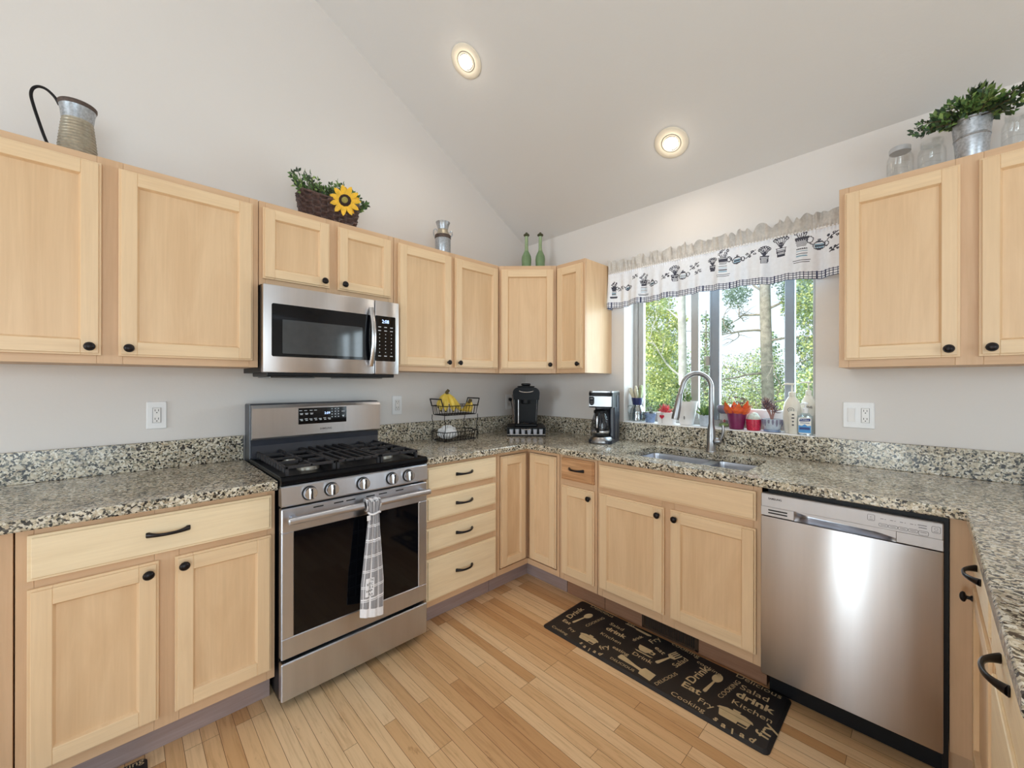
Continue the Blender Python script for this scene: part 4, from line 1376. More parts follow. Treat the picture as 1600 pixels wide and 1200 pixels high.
fork = [(-1, -.08), (-.9, -.12), (.15, -.05), (.3, -.28), (1, -.28), (1, -.2), (.45, -.2), (.45, -.1), (1, -.1), (1, -.02), (.45, -.02), (.45, .06), (1, .06), (1, .14), (.45, .14), (.45, .2), (1, .2), (1, .28), (.3, .28), (.15, .05), (-.9, .12), (-1, .08)]
icon(fork, 1.598, -0.690, 70, .072)
for (x, y), mb in IC.items():
    mb.build('utensil_print', 'mat_print', t)

t = thing('kitchen_mat', 'second black word mat peeking in beside the stove-side toe kick', 'mat', (0.7, -2.6, 0))
mb = MB()
A0, A1, B0, B1 = 0.560, 0.92, -3.4, -2.469
pts = rounded(A0, A1, B0, B1, 0.02, 6)
ins = rounded(A0 + 0.012, A1 - 0.012, B0 + 0.012, B1 - 0.012, 0.014, 6)
k = len(pts)
vs_ = [(a, b, 0.0005) for a, b in pts] + [(a, b, 0.004) for a, b in pts] + [(a, b, MT) for a, b in ins]
mb.add(vs_, [list(range(k))[::-1], [2 * k + j for j in range(k)]] + [(i * k + j, i * k + (j + 1) % k, (i + 1) * k + (j + 1) % k, (i + 1) * k + j) for i in range(2) for j in range(k)])
mb.build('pad', 'mat', t)
mb = MB(); mb.text('Cooking', (0.583, -2.535, MT + 0.0001), Y, -X, 0.115, None)
mb.build('lettering', 'mat_print', t, norm=False)

# ------------------------------------------------------------------ valance over the window
VX0, VX1, VZT, VZB = 0.872, 2.172, 2.150, 1.822
NS, NVV = 430, 96
ink = {}
def stamp(s, z, r, m):
    """mark cells round a point of the cloth (metres along, metres down from the top)"""
    cs, cz = 1.30 / NS, 0.335 / NVV
    i0, j0 = s / cs, z / cz
    ri, rj = r / cs, r / cz
    for i in range(int(i0 - ri), int(i0 + ri) + 2):
        for j in range(int(j0 - rj), int(j0 + rj) + 2):
            if ((i + .5 - i0) / max(ri, .7)) ** 2 + ((j + .5 - j0) / max(rj, .7)) ** 2 <= 1:
                ink.setdefault((i, j), m)
def stroke(pts, r=0.0022, m=2):
    r *= 0.72
    for (a, b), (c, d) in zip(pts[:-1], pts[1:]):
        n = max(2, int(math.hypot(c - a, d - b) / 0.0018))
        for k in range(n + 1):
            stamp(a + (c - a) * k / n, b + (d - b) * k / n, r, m)
vr = random.Random(5)
def motif(s, z, kind, k=1.0):
    e = lambda cx, cz, rx, rz, m=2, r=0.0022: stroke([(s + (cx + rx * math.cos(q * PI / 9)) * k, z + (cz + rz * math.sin(q * PI / 9)) * k) for q in range(19)], r, m)
    ln = lambda pts, r=0.0022, m=2: stroke([(s + a * k, z + b * k) for a, b in pts], r, m)
    if kind == 0:      # stacked cups with sprig, on saucer
        for q in range(7):
            ln([(-.016 + q * .001, .012 + q * .004), (.016 - q * .001, .012 + q * .004)], .0024, 2)
        for q in range(4):
            ln([(-.012, .045 + q * .007), (.012, .045 + q * .007)], .0022, 4 if q % 2 else 2)
        ln([(-.02, .078), (.02, .078)]); ln([(-.018, .084), (.018, .084)])
        e(.019, .022, .007, .009)
        for q in range(5):
            e(-.014 + q * .007, -.004 - (q % 3) * .008, .0035, .0035, 2, .0016); ln([(-.012 + q * .006, .0), (-.006 + q * .003, .012)], .0014)
    elif kind == 1:    # teapot
        e(0, .02, .018, .015); e(.022, .018, .007, .009); ln([(-.017, .016), (-.03, .004)]); ln([(-.008, .003), (.008, .003)]); e(0, -.002, .003, .003)
        for q in range(4):
            ln([(-.012, .016 + q * .005), (.012, .016 + q * .005)], .0018, 2 if q % 2 else 4)
    elif kind == 2:    # herb pot
        ln([(-.012, .02), (.012, .02), (.009, .045), (-.009, .045), (-.012, .02)])
        for q in range(4):
            ln([(-.01, .026 + q * .005), (.01, .026 + q * .005)], .0019)
        for q in range(6):
            a = -1.1 + q * .44
            ln([(0, .02), (math.sin(a) * .016, .002 - math.cos(a) * .014)], .0013)
            e(math.sin(a) * .018, .0 - math.cos(a) * .016, .003, .004, 2, .0013)
    else:              # loose sprig
        ln([(-.018, .02), (-.004, .008), (.016, -.006)], .0015)
        for q in range(4):
            e(-.014 + q * .009, .004 - q * .003 + (q % 2) * .014, .004, .003, 2, .0013)
mot = [(.05, .20, 0, .75), (.10, .22, 3, .8), (.155, .215, 1, .7), (.27, .19, 0, 1.0), (.33, .215, 1, .8), (.42, .20, 3, .9), (.475, .18, 2, 1.1), (.53, .20, 1, 1.0), (.60, .17, 3, 1.0),
       (.70, .175, 2, .9), (.76, .145, 0, 1.1), (.83, .17, 1, .9), (.90, .165, 3, 1), (.965, .175, 2, 1.0), (1.04, .14, 2, 1.2), (1.13, .12, 0, 1.25), (1.20, .17, 1, .9), (1.255, .15, 3, .9), (.62, .215, 3, .7), (.21, .16, 3, .7), (1.26, .22, 3, .7)]
for a in mot:
    motif(a[0], a[1] - 0.03, a[2], a[3] * 1.45)
def fold(s):
    return 0.012 * math.sin(s * 34 + 1.0) + 0.008 * math.sin(s * 61 + 0.4) + 0.005 * math.sin(s * 113) 
def val(u, v):
    s = u * 1.30
    x = VX0 + s
    amp = min(1.0, max(0.0, (v - 0.22) * 1.6)) * 0.85 + 0.12
    tight = 0.0045 * math.sin(s * 420) * max(0, 1 - abs(v - 0.235) / 0.09)
    ruff = (0.012 * math.sin(s * 170 + 2 * math.sin(s * 37)) + 0.008 * math.sin(s * 97)) * max(0, (0.2 - v) / 0.2)
    y = -0.060 - fold(s) * amp - tight - ruff - 0.012 * max(0, v - 0.3)
    zt = VZT + (0.012 * math.sin(s * 120 + 2.5 * math.sin(s * 23)) + 0.009 * math.sin(s * 61)) * max(0, (0.2 - v) / 0.2)
    arch = 0.020 * math.sin(PI * u) ** 1.2 + 0.005 * math.sin(s * 30 + 0.8)
    z = zt - (zt - VZB - arch * v) * v
    return Vector((x, y, z))
def vmat(i, j):
    v = (j + .5) / NVV
    if v < 0.245:
        return 1
    q = 1 - v
    if q < 0.125:
        zz = q * 0.335
        if abs(zz - 0.037) < .002 or abs(zz - 0.026) < .0026 or abs(zz - 0.012) < .0024 or zz < 0.003:
            return 3
        if (i * 1.30 / NS) % 0.0165 < 0.0035:
            return 3
        return 0
    return ink.get((i, j), 0)
t = thing('window_valance', 'gathered white valance with charcoal teapot print above the window', 'valance', (1.52, -0.06, 2.08))
mb = MB(); mb.grid(val, NS, NVV, vmat)
mb.build('cloth', ['cloth', 'cloth_ruffle', 'cloth_ink', 'cloth_navy', 'cloth_blue'], t, norm=False)
mb = MB()
mb.tube([(VX0 + 0.002, -0.002, 2.072), (VX0 + 0.002, -0.05, 2.072), (VX0 + 0.012, -0.055, 2.072), (VX1 - 0.012, -0.055, 2.072), (VX1 - 0.004, -0.05, 2.072), (VX1 - 0.004, -0.002, 2.072)], 0.006, 8)
mb.build('curtain_rod', 'white', t)
mb = MB()
mb.grid(lambda u, v: Vector((VX0 - 0.001 + 0.003 * math.sin(v * 5), -0.004 - 0.056 * u, VZT - 0.005 - 0.32 * v)), 8, 60, lambda i, j: 1 if j < 14 else (3 if j in (53, 55, 58) or (j > 53 and i % 3 == 0) else 0))
mb.build('return_flap', ['cloth', 'cloth_ruffle', 'cloth_ink', 'cloth_navy'], t)

# ------------------------------------------------------------------ outlets and switch
def outlet(loc, rz, w, label, kind='duplex'):
    t = thing('outlet' if kind != 'combo' else 'switch_outlet', label, 'outlet', loc, rz, 'wall outlets')
    Mx = LM(loc, rz)
    mb = MB(); mb.M = Mx
    mb.box(-w / 2, w / 2, -0.007, -0.001, -0.062, 0.062, 0.003)
    mb.build('cover_plate', 'white', t)
    xs = [0.0] if kind != 'combo' else [w * 0.22]
    for xc in xs:
        mb = MB(); mb.M = Mx
        if kind == 'duplex':
            mb.box(xc - 0.0135, xc + 0.0135, -0.0095, -0.0068, -0.034, 0.034, 0.0015)
        else:
            mb.box(xc - 0.0145, xc + 0.0145, -0.0095, -0.0068, -0.034, 0.034, 0.0015)
        sk = mb.build('socket', 'white_matte', t)
        mb = MB(); mb.M = Mx
        for zc in (-0.019, 0.019):
            mb.box(xc - 0.007, xc - 0.005, -0.0099, -0.0094, zc - 0.001, zc + 0.008)
            mb.box(xc + 0.005, xc + 0.007, -0.0099, -0.0094, zc - 0.001, zc + 0.008)
            mb.box(xc - 0.002, xc + 0.002, -0.0099, -0.0094, zc - 0.009, zc - 0.005)
        mb.build('slot_pattern', 'slot', sk)
        mb = MB(); mb.M = Mx
        mb.tube([(xc + a * 0.0142, -0.0096, b * 0.0345) for a, b in [(-1, -1), (1, -1), (1, 1), (-1, 1)]], 0.0006, 5, closed=True)
        mb.build('rim', 'print_grey', sk)
    if kind == 'combo':
        mb = MB(); mb.M = Mx
        xc = -w * 0.22
        mb.tube([(xc + a * 0.0145, -0.0074, b * 0.034) for a, b in [(-1, -1), (1, -1), (1, 1), (-1, 1)]], 0.0008, 5, closed=True)
        mb.prism([(-0.0095, -0.032), (-0.007, -0.032), (-0.007, 0.032), (-0.0125, 0.032)], (xc - 0.013, 0, 0), Y, Z, X, 0.026)
        mb.build('rocker_switch', 'white_matte', t)
    return t
outlet((0.0, -2.419, 1.154), R(90), 0.070, 'white outlet on the wall above the counter at the near side of the stove')
outlet((0.0, -1.226, 1.156), R(90), 0.070, 'white outlet on the wall between stove and fruit stand')
t = outlet((0.0, -0.205, 1.146), R(90), 0.070, 'white outlet in the corner half hidden behind the black coffee machine')
mb = MB(); mb.M = LM((0.0, -0.205, 1.146), R(90))
mb.box(-0.013, 0.013, -0.034, -0.0098, 0.008, 0.032, 0.005)
mb.tube([(0, -0.03, 0.012), (0.004, -0.036, -0.02), (0.02, -0.036, -0.09), (0.03, -0.036, -0.17)], 0.003, 8)
mb.build('plug', 'black', t)
outlet((2.216, -0.0, 1.152), 0, 0.116, 'double white plate with rocker switch and outlet right of the window', 'combo')

# ------------------------------------------------------------------ recessed lamps in the sloped ceiling
cn = Vector((0, -SL, -1)).normalized()        # out of the ceiling, into the room
def downlight(x, y, label):
    z = Z0 - SL * y
    t = thing('ceiling_light', label, 'ceiling light', (x, y, z), 0, 'recessed ceiling lights')
    c = Vector((x, y, z))
    mb = MB()
    mb.lathe([(0.092, 0.0006), (0.092, 0.004), (0.088, 0.007), (0.062, 0.0085), (0.054, 0.006), (0.0535, 0.0006)], c, 40, 0, cn)
    mb.build('trim_ring', 'trim_white', t)
    mb = MB()
    mb.lathe([(0.0535, 0.0032), (0.0525, 0.0032), (0.0525, 0.0068), (0.0535, 0.0068)], c, 40, 0, cn)
    mb.build('shadow_gap', 'print_grey', t)
    tilt = (cn + Vector((0, 0, -0.9))).normalized()
    mb = MB()
    mb.lathe([(0.052, 0.001), (0.052, 0.006), (0.050, 0.009), (0.045, 0.010), (0.0425, 0.006), (0.042, 0.0012)], c, 36, 0, cn)
    mb.build('gimbal', 'trim_white', t)
    mb = MB()
    mb.lathe([(0.0405, 0.0), (0.038, 0.010), (0.028, 0.017), (0.0, 0.020)], c + Vector((0, 0, -0.0015)) + cn * 0.001, 28, 0, (cn + Vector((0, 0.12, -0.25))).normalized())
    mb.build('lamp', 'bulb', t)
    d = bpy.data.lights.new('lamp_light', 'SPOT')
    d.energy = 11
    d.color = (1.0, 0.88, 0.72)
    d.spot_size = R(150)
    d.spot_blend = 1.0
    d.shadow_soft_size = 0.04
    o = bpy.data.objects.new('lamp_light', d)
    o.location = c + cn * 0.035
    o.rotation_euler = Vector((0, -0.1, -1)).to_track_quat('-Z', 'Y').to_euler()
    COL.objects.link(o)
    d = bpy.data.lights.new('lamp_spill', 'POINT')
    d.energy = 0.22
    d.color = (1.0, 0.86, 0.68)
    d.shadow_soft_size = 0.03
    o = bpy.data.objects.new('lamp_spill', d)
    o.location = c + cn * 0.055
    COL.objects.link(o)
    return t
downlight(0.612, -1.123, 'recessed lamp higher on the slope, nearer the stove gable wall')
downlight(1.435, -0.302, 'recessed lamp lower on the slope, above the window valance')

# ------------------------------------------------------------------ things on top of the wall cabinets
ZT = UZ1 + 0.0005
t = thing('metal_jug', 'ribbed grey metal jug with tall black handle, above the cabinet nearest the camera', 'jug', (0.2, -2.655, ZT))
mb = MB()
pr_ = [(0.053, 0.0)]
for k in range(13):
    z = 0.004 + k * 0.0115
    r = 0.055 - 0.012 * (k / 12) ** 1.3
    pr_ += [(r - 0.0008, z), (r + 0.0016, z + 0.0045), (r - 0.0008, z + 0.009)]
pr_ += [(0.0425, 0.155), (0.043, 0.157)]
mb.lathe(pr_, (0.2, -2.655, ZT), 32)
mb.build('body', 'galv_warm', t)
mb = MB()
mb.lathe([(0.0432, 0.156), (0.0435, 0.158), (0.046, 0.185), (0.0505, 0.205), (0.049, 0.205), (0.0445, 0.185), (0.042, 0.158)], (0.2, -2.655, ZT), 32)
mb.build('collar', 'galv', t)
mb = MB()
mb.lathe([(0.0505, 0.203), (0.053, 0.209), (0.053, 0.217), (0.051, 0.219), (0.0495, 0.215), (0.0495, 0.203)], (0.2, -2.655, ZT), 32)
mb.build('rim', 'rust', t)
mb = MB()
hp = [(-0.046, 0.198), (-0.058, 0.222), (-0.078, 0.240), (-0.097, 0.240), (-0.110, 0.225), (-0.114, 0.20), (-0.108, 0.165), (-0.096, 0.115), (-0.082, 0.062), (-0.07, 0.03), (-0.055, 0.012)]
mb.stube([(0.2 + 0.01 * k / 10, -2.655 + a, ZT + b) for k, (a, b) in enumerate(hp)], 0.0048, 10)
mb.build('handle', 'wire', t)

def sprig(mb, p, d, L, pairs, leaf_l, leaf_w, mi_stem, mis, r_, droop=0.0):
    p, d = Vector(p), Vector(d).normalized()
    side = d.cross(Z)
    side = side.normalized() if side.length > 1e-4 else Vector((1, 0, 0))
    path = []
    for k in range(7):
        q = k / 6
        path.append(p + d * (L * q) - Z * (droop * L * q * q))
    mb.tube(path, [0.0016 * (1 - 0.6 * k / 6) for k in range(7)], 5, mi_stem)
    for k in range(pairs):
        q = 0.18 + 0.82 * k / max(1, pairs - 1)
        i = min(5, int(q * 6))
        c = path[i].lerp(path[i + 1], q * 6 - i)
        tdir = (path[i + 1] - path[i]).normalized()
        for s in (-1, 1):
            ax = (Matrix.Rotation(r_.uniform(-0.9, 0.9) + k * 1.57, 3, tdir) @ side) * s
            dd = tdir * r_.uniform(0.5, 1.0) + ax
            nr = tdir.cross(ax) + Vector((r_.uniform(-.4, .4), r_.uniform(-.4, .4), 0.3))
            f = r_.uniform(0.75, 1.15)
            mb.leaf(c, dd, nr, leaf_l * f, leaf_w * f, r_.choice(mis))
    mb.leaf(path[-1], d, side, leaf_l, leaf_w, r_.choice(mis))

# sunflower basket
BX, BY = 0.205, -1.735
t = thing('flower_basket', 'dark woven basket with greenery and a yellow sunflower, on the microwave cabinet', 'basket', (BX, BY, ZT))
mb = MB()
def weave(u, v):
    # rounded rectangle walked round, flaring upward, woven relief
    hw, hd = 0.128 + 0.022 * v, 0.058 + 0.014 * v
    a = u * 2 * PI
    c, s = math.cos(a), math.sin(a)
    k = 5.0
    m = (abs(c) ** k + abs(s) ** k) ** (-1 / k)
    rel = 0.0065 * math.sin(v * 9 * PI * 1.0) * (1 if int(u * 28) % 2 else -1) + 0.0015 * math.sin(u * 180)
    nx, ny = c * m, s * m
    lift = 0.012 * abs(nx) ** 4 * v
    return Vector((BX + ny * (hd + rel), BY + nx * (hw + rel), ZT + 0.002 + v * 0.132 + lift))
mb.grid(weave, 168, 36)
mb.grid(lambda u, v: Vector((BX + (v - .5) * 0.10, BY + (u - .5) * 0.24, ZT + 0.004)), 4, 4)
mb.build('basket', 'wicker', t)
mb = MB()
ring = [weave(k / 60, 1.0) for k in range(60)]
mb.tube(ring, [0.006 + 0.0015 * math.sin(k * 2.1) for k in range(60)], 8, closed=True)
mb.build('rim', 'wicker', t)
mb = MB(); mb.ball((BX, BY, ZT + 0.09), (0.055, 0.12, 0.03), 16, 8)
mb.build('moss', 'leaf_dark', t)
r3 = random.Random(11)
mb = MB()
for dy, dx, L, n in [(-.10, .0, .16, 4), (-.07, .02, .15, 4), (-.12, .02, .10, 4), (-.02, .01, .13, 4), (.0, -.02, .11, 3), (.055, -.01, .17, 4), (.08, -.02, .13, 3), (.11, .0, .10, 3), (.13, .01, .11, 4), (-.05, .04, .09, 4), (.03, .03, .1, 3)]:
    for q in range(6):
        d = Vector((r3.uniform(-.25, .45), dy * 3.5 + r3.uniform(-.35, .35), 1.0 - abs(dy) * 2))
        sprig(mb, (BX + dx, BY + dy, ZT + 0.11), d, L * r3.uniform(.7, 1.0), 6, 0.026, 0.013, 3, [0, 0, 1, 1, 2], r3, 0.1)
mb.build('greenery', ['leaf_dark', 'leaf_mid', 'leaf_light', 'stem'], t)
FC = Vector((BX + 0.105, BY + 0.045, ZT + 0.128)); FN = Vector((0.80, -0.50, -0.10)).normalized()
fu = Z.cross(FN).normalized(); fv = FN.cross(fu)
mb = MB()
for lay in range(2):
    for k in range(11 if lay == 0 else 5):
        a = 2 * PI * k / (11 if lay == 0 else 5) + lay * 0.28
        dd = fu * math.cos(a) + fv * math.sin(a) + FN * (0.12 - 0.1 * lay)
        sd_ = dd.cross(FN).normalized()
        L_, w_ = 0.062 - 0.006 * lay, 0.0135 - 0.003 * lay
        b_ = FC + dd * 0.018 - FN * (0.003 * lay)
        prof = [(0, .35), (.3, .95), (.6, 1.0), (.85, .6), (1.0, .0)]
        vs_, fs = [], []
        for q, ww in prof:
            for e in (-1, 0, 1):
                vs_.append(b_ + dd * (L_ * q) + sd_ * (w_ * ww * e) + FN * (0.004 * (abs(e) - .5) * ww - 0.010 * q * q))
        for i in range(4):
            for j in range(2):
                fs.append((3 * i + j, 3 * i + j + 1, 3 * i + j + 4, 3 * i + j + 3))
        mb.add(vs_, fs, 0, True)
fl = mb.build('sunflower', 'petal', t)
mb = MB(); mb.lathe([(0.028, -0.004), (0.031, 0.003), (0.025, 0.009), (0.012, 0.009)], FC, 24, 0, FN)
mb.build('seed_ring', 'seed', fl)
mb = MB(); mb.lathe([(0.0155, 0.004), (0.016, 0.010), (0.011, 0.0135), (0, 0.0145)], FC, 20, 0, FN)
mb.build('flower_centre', 'seed_c', fl)
mb = MB(); mb.tube([FC - FN * 0.004, FC - FN * 0.03 + Z * 0.0, Vector((BX + 0.03, BY + 0.04, ZT + 0.10))], 0.003, 6)
mb.build('stem', 'stem', fl)

# milk can
mx, my = 0.2, -1.0
t = thing('milk_can', 'small zinc milk can with two handles and rusty band', 'can', (mx, my, ZT))
mb = MB(); mb.lathe([(0.049, 0), (0.051, 0.003), (0.051, 0.118), (0.050, 0.13)], (mx, my, ZT), 32)
mb.build('body', 'galv', t)
mb = MB(); mb.lathe([(0.0515, 0.124), (0.053, 0.126), (0.053, 0.146), (0.0505, 0.148)], (mx, my, ZT), 32)
mb.build('band', 'rust', t)
mb = MB(); mb.lathe([(0.0495, 0.147), (0.041, 0.162), (0.033, 0.178), (0.033, 0.186)], (mx, my, ZT), 32)
mb.build('shoulder', 'galv_warm', t)
mb = MB(); mb.lathe([(0.0325, 0.185), (0.037, 0.205), (0.046, 0.232), (0.0475, 0.234), (0.045, 0.229), (0.036, 0.205), (0.031, 0.185)], (mx, my, ZT), 32)
mb.build('neck', 'galv', t)
for s in (-1, 1):
    mb = MB()
    hp = [(0.049, 0.130), (0.060, 0.150), (0.063, 0.175), (0.057, 0.192), (0.046, 0.192), (0.037, 0.178)] if s < 0 else [(0.050, 0.130), (0.062, 0.150), (0.062, 0.168), (0.054, 0.175), (0.047, 0.166)]
    mb.stube([(mx + s * 0.7 * a, my + s * 0.7 * a, ZT + b) for a, b in hp], 0.0035, 8)
    mb.build('handle', 'galv', t)

# green bottles
for bx, by, lab in [(0.262, -0.262, 'frosted green stoppered bottle, the one nearer the milk can'), (0.338, -0.186, 'frosted green stoppered bottle, the one nearer the window')]:
    t = thing('glass_bottle', lab, 'bottle', (bx, by, ZT), 0, 'green bottles on the corner cabinet')
    mb = MB()
    mb.lathe([(0.034, 0), (0.036, 0.004), (0.0365, 0.10), (0.0385, 0.13), (0.036, 0.155), (0.026, 0.178), (0.0165, 0.198)], (bx, by, ZT), 28)
    mb.build('body', 'bottle_green', t)
    mb = MB()
    mb.lathe([(0.0165, 0.197), (0.0135, 0.22), (0.0128, 0.31), (0.0145, 0.314)], (bx, by, ZT), 24)
    mb.build('neck', 'bottle_neck', t)
    mb = MB()
    mb.lathe([(0.0145, 0.313), (0.022, 0.318), (0.024, 0.325), (0.019, 0.331), (0.010, 0.336), (0.008, 0.343), (0, 0.345)], (bx, by, ZT), 24)
    mb.build('stopper', 'cork', t)

# glass jars and the bucket of greenery
def mason(x, y, lab, h, r, lid):
    t = thing('glass_jar', lab, 'jar', (x, y, ZT), 0, 'canning jars on the cabinet by the window')
    mb = MB()
    mb.lathe([(r * .9, 0), (r, 0.006), (r, h * .68), (r * .97, h * .76), (r * .80, h * .86), (r * .76, h * .89), (r * .76, h * .98), (r * .70, h * .98), (r * .70, h * .88), (r * .92, h * .75), (r * .95, h * .66), (r * .95, 0.012), (r * .5, 0.008), (0, 0.008)], (x, y, ZT), 32)
    for k in range(3):
        mb.tube([(x + r * 1.005 * math.cos(a), y + r * 1.005 * math.sin(a), ZT + h * (.30 + .16 * k) + 0.004 * math.sin(3 * a + k)) for a in [R(-160) + R(110) * q / 10 for q in range(11)]], 0.0012, 5)
    mb.build('glass', 'jar', t, norm=False)
    mb = MB()
    if lid:
        mb.lathe([(r * .80, h * .885), (r * .82, h * .89), (r * .82, h * .985), (r * .78, h * 1.0), (r * .74, h * 1.0), (r * .72, h * .995), (0, h * .995)], (x, y, ZT), 32)
        mb.build('lid', 'jar_lid', t)
    else:
        mb.lathe([(r * .77, h * .90), (r * .81, h * .90), (r * .81, h * 1.0), (r * .75, h * 1.0), (r * .74, h * .93), (r * .77, h * .91)], (x, y, ZT), 32)
        mb.build('screw_rim', 'jar' , t, norm=False)
    return t
mason(2.362, -0.125, 'clear canning jar with silver lid at the window end of the cabinet top', 0.185, 0.043, True)
mason(2.457, -0.100, 'clear open jar partly tucked under the bucket greenery', 0.185, 0.043, False)
mason(2.682, -0.115, 'clear open jar at the far side of the zinc bucket', 0.19, 0.042, False)
bx, by = 2.562, -0.215
t = thing('potted_greenery', 'zinc bucket full of leafy green stems between glass jars', 'potted plant', (bx, by, ZT))
mb = MB()
mb.lathe([(0.040, 0), (0.041, 0.002), (0.0475, 0.098), (0.0495, 0.100), (0.0495, 0.104), (0.0480, 0.106), (0.053, 0.160), (0.056, 0.162), (0.056, 0.168), (0.052, 0.168), (0.048, 0.12), (0.046, 0.11)], (bx, by, ZT), 36)
mb.build('bucket', 'galv', t)
mb = MB()
mb.stube([(bx + 0.02, by - 0.054, ZT + 0.156), (bx + 0.062, by - 0.05, ZT + 0.162), (bx + 0.083, by - 0.03, ZT + 0.19), (bx + 0.083, by - 0.0, ZT + 0.19), (bx + 0.05, by + 0.03, ZT + 0.158)], 0.0020, 6)
mb.build('bail', 'wire', t)
mb = MB(); mb.ball((bx, by, ZT + 0.15), (0.045, 0.045, 0.02), 14, 6)
mb.build('moss', 'leaf_dark', t)
r4 = random.Random(4)
mb = MB()
for k in range(78):
    a = r4.uniform(0, 2 * PI)
    el = r4.uniform(0.5, 1.5)
    d = Vector((math.cos(a) * math.cos(el) * 1.1, math.sin(a) * math.cos(el) * 0.7 - 0.18, math.sin(el) * 0.85))
    sprig(mb, (bx + d.x * 0.025, by + d.y * 0.025, ZT + 0.155), d, r4.uniform(0.07, 0.125), 6, 0.027, 0.014, 3, [0, 1, 1, 2, 2] if el > 0.6 else [0, 0, 1], r4, 0.35 * (1.5 - el))
for dx, dz, L in [(-1.0, .10, .145), (-1.0, -.05, .13), (-.9, .3, .13), (1, .75, .15), (1, .45, .14), (1, .6, .12)]:
    for q in range(2):
        sprig(mb, (bx + dx * 0.02, by - 0.03, ZT + 0.165), (dx, r4.uniform(-.5, -.2), dz + r4.uniform(-.1, .1)), L, 8, 0.022, 0.011, 3, [0, 0, 0, 1], r4, 0.15)
mb.build('greenery', ['leaf_dark', 'leaf_mid', 'leaf_light', 'stem'], t)

# ------------------------------------------------------------------ worktop: fruit stand, coffee machines
CT = CZ1 + 0.0005
t = thing('fruit_stand', 'two-tier black wire fruit stand on the granite by the corner', 'fruit stand', (0.20, -0.885, CT))
fx0, fx1, fya, fyb = 0.105, 0.275, -1.035, -0.745
def rrect(x0, x1, y0, y1, z, r=0.02, n=4):
    return [(a, b, z) for a, b in rounded(x0, x1, y0, y1, r, n)]
def wire_tray(zb, h, name):
    mb = MB()
    mb.tube(rrect(fx0, fx1, fya, fyb, zb + h), 0.003, 6, closed=True)
    mb.tube(rrect(fx0 + 0.014, fx1 - 0.014, fya + 0.014, fyb - 0.014, zb), 0.003, 6, closed=True)
    tr = mb.build(name, 'wire', t)
    mb = MB()
    def up(x, y):
        ox = min(max(x, fx0 + 0.014), fx1 - 0.014); oy = min(max(y, fya + 0.014), fyb - 0.014)
        mb.tube([(x, y, zb + h), (ox, oy, zb)], 0.0016, 5)
    for k in range(12):
        y = fya + 0.02 + k * (fyb - fya - 0.04) / 11
        up(fx0, y); up(fx1, y)
        mb.tube([(fx0 + 0.014, y, zb), (fx1 - 0.014, y, zb)], 0.0015, 5)
    for k in range(6):
        x = fx0 + 0.02 + k * (fx1 - fx0 - 0.04) / 5
        up(x, fya); up(x, fyb)
    mb.build('wire_mesh', 'wire', tr)
    return tr
wire_tray(CT + 0.008, 0.058, 'lower_tray')
tr = wire_tray(CT + 0.178, 0.06, 'upper_tray')
for y, s in ((fya, -1), (fyb, 1)):
    mb = MB()
    mb.tube([(fx0 + 0.02, y, CT + 0.238), (fx0 + 0.02, y + s * 0.014, CT + 0.284), (fx1 - 0.02, y + s * 0.014, CT + 0.284), (fx1 - 0.02, y, CT + 0.238)], 0.0045, 6)
    mb.build('handle', 'wire', tr)
for x in (fx0 + 0.012, fx1 - 0.012):
    for y, s in ((fya + 0.012, -1), (fyb - 0.012, 1)):
        mb = MB()
        mb.tube([(x, y + s * 0.004, CT + 0.178), (x, y + s * 0.006, CT + 0.15), (x, y - s * 0.004, CT + 0.12), (x, y - s * 0.002, CT + 0.08), (x, y + s * 0.008, CT + 0.05), (x, y + s * 0.004, CT + 0.02), (x, y + s * 0.006, CT + 0.0025)], 0.0028, 6)
        mb.build('leg', 'wire', t)

def banana(mb, tip, ctrl, end, r=0.0165):
    tip, ctrl, end = Vector(tip), Vector(ctrl), Vector(end)
    P, Rr = [], []
    for k in range(13):
        q = k / 12
        P.append(tip * (1 - q) ** 2 + ctrl * (2 * q * (1 - q)) + end * q * q)
        Rr.append(r * min(1.0, 0.36 + 2.6 * q if q < .25 else 1.0, 0.30 + 3.2 * (1 - q)))
    mb.tube(P, Rr, 5)
    return P
zt = CT + 0.182
t = thing('banana_bunch', 'bunch of ripe bananas standing stem-up in the upper tray', 'bananas', (0.19, -0.955, zt))
st = Vector((0.195, -0.962, zt + 0.150))
for k, (ex, ey, ez, cx_, cy_) in enumerate([(0.150, -1.000, .045, -.05, -.04), (0.185, -1.004, .024, .0, -.06), (0.226, -0.992, .022, .05, -.04), (0.246, -0.945, .022, .08, .0), (0.238, -0.880, .022, .06, .012), (0.185, -0.850, .026, .01, .012)]):
    e_ = Vector((ex, ey, zt + ez))
    c_ = (st + e_) / 2 + Vector((cx_ * 0.42, cy_ * 0.42, -0.012))
    mb = MB()
    banana(mb, st + Vector((0, 0.003 * (k - 2.5), -0.012)), c_, e_)
    b = mb.build('banana', 'banana', t)
    mb = MB(); mb.ball(e_, 0.007, 8, 6)
    mb.build('tip', 'banana_tip', b)
mb = MB(); mb.tube([st + Vector((0, 0, -0.022)), st + Vector((0, 0, -0.002)), st + Vector((0.004, 0.012, 0.012))], [0.015, 0.012, 0.010], 8)
mb.build('stem', 'banana_tip', t)
t = thing('banana_bunch', 'few bananas lying flat at the corner side of the upper tray', 'bananas', (0.2, -0.80, zt))
for k, (x0, x1) in enumerate([(0.165, 0.185), (0.205, 0.205), (0.245, 0.225)]):
    mb = MB()
    P = banana(mb, (x1, -0.776, zt + 0.075), ((x0 + x1) / 2, -0.785, zt + 0.010), (x0, -0.822 + 0.004 * k, zt + 0.021), 0.0145)
    mb.build('banana', 'banana', t)
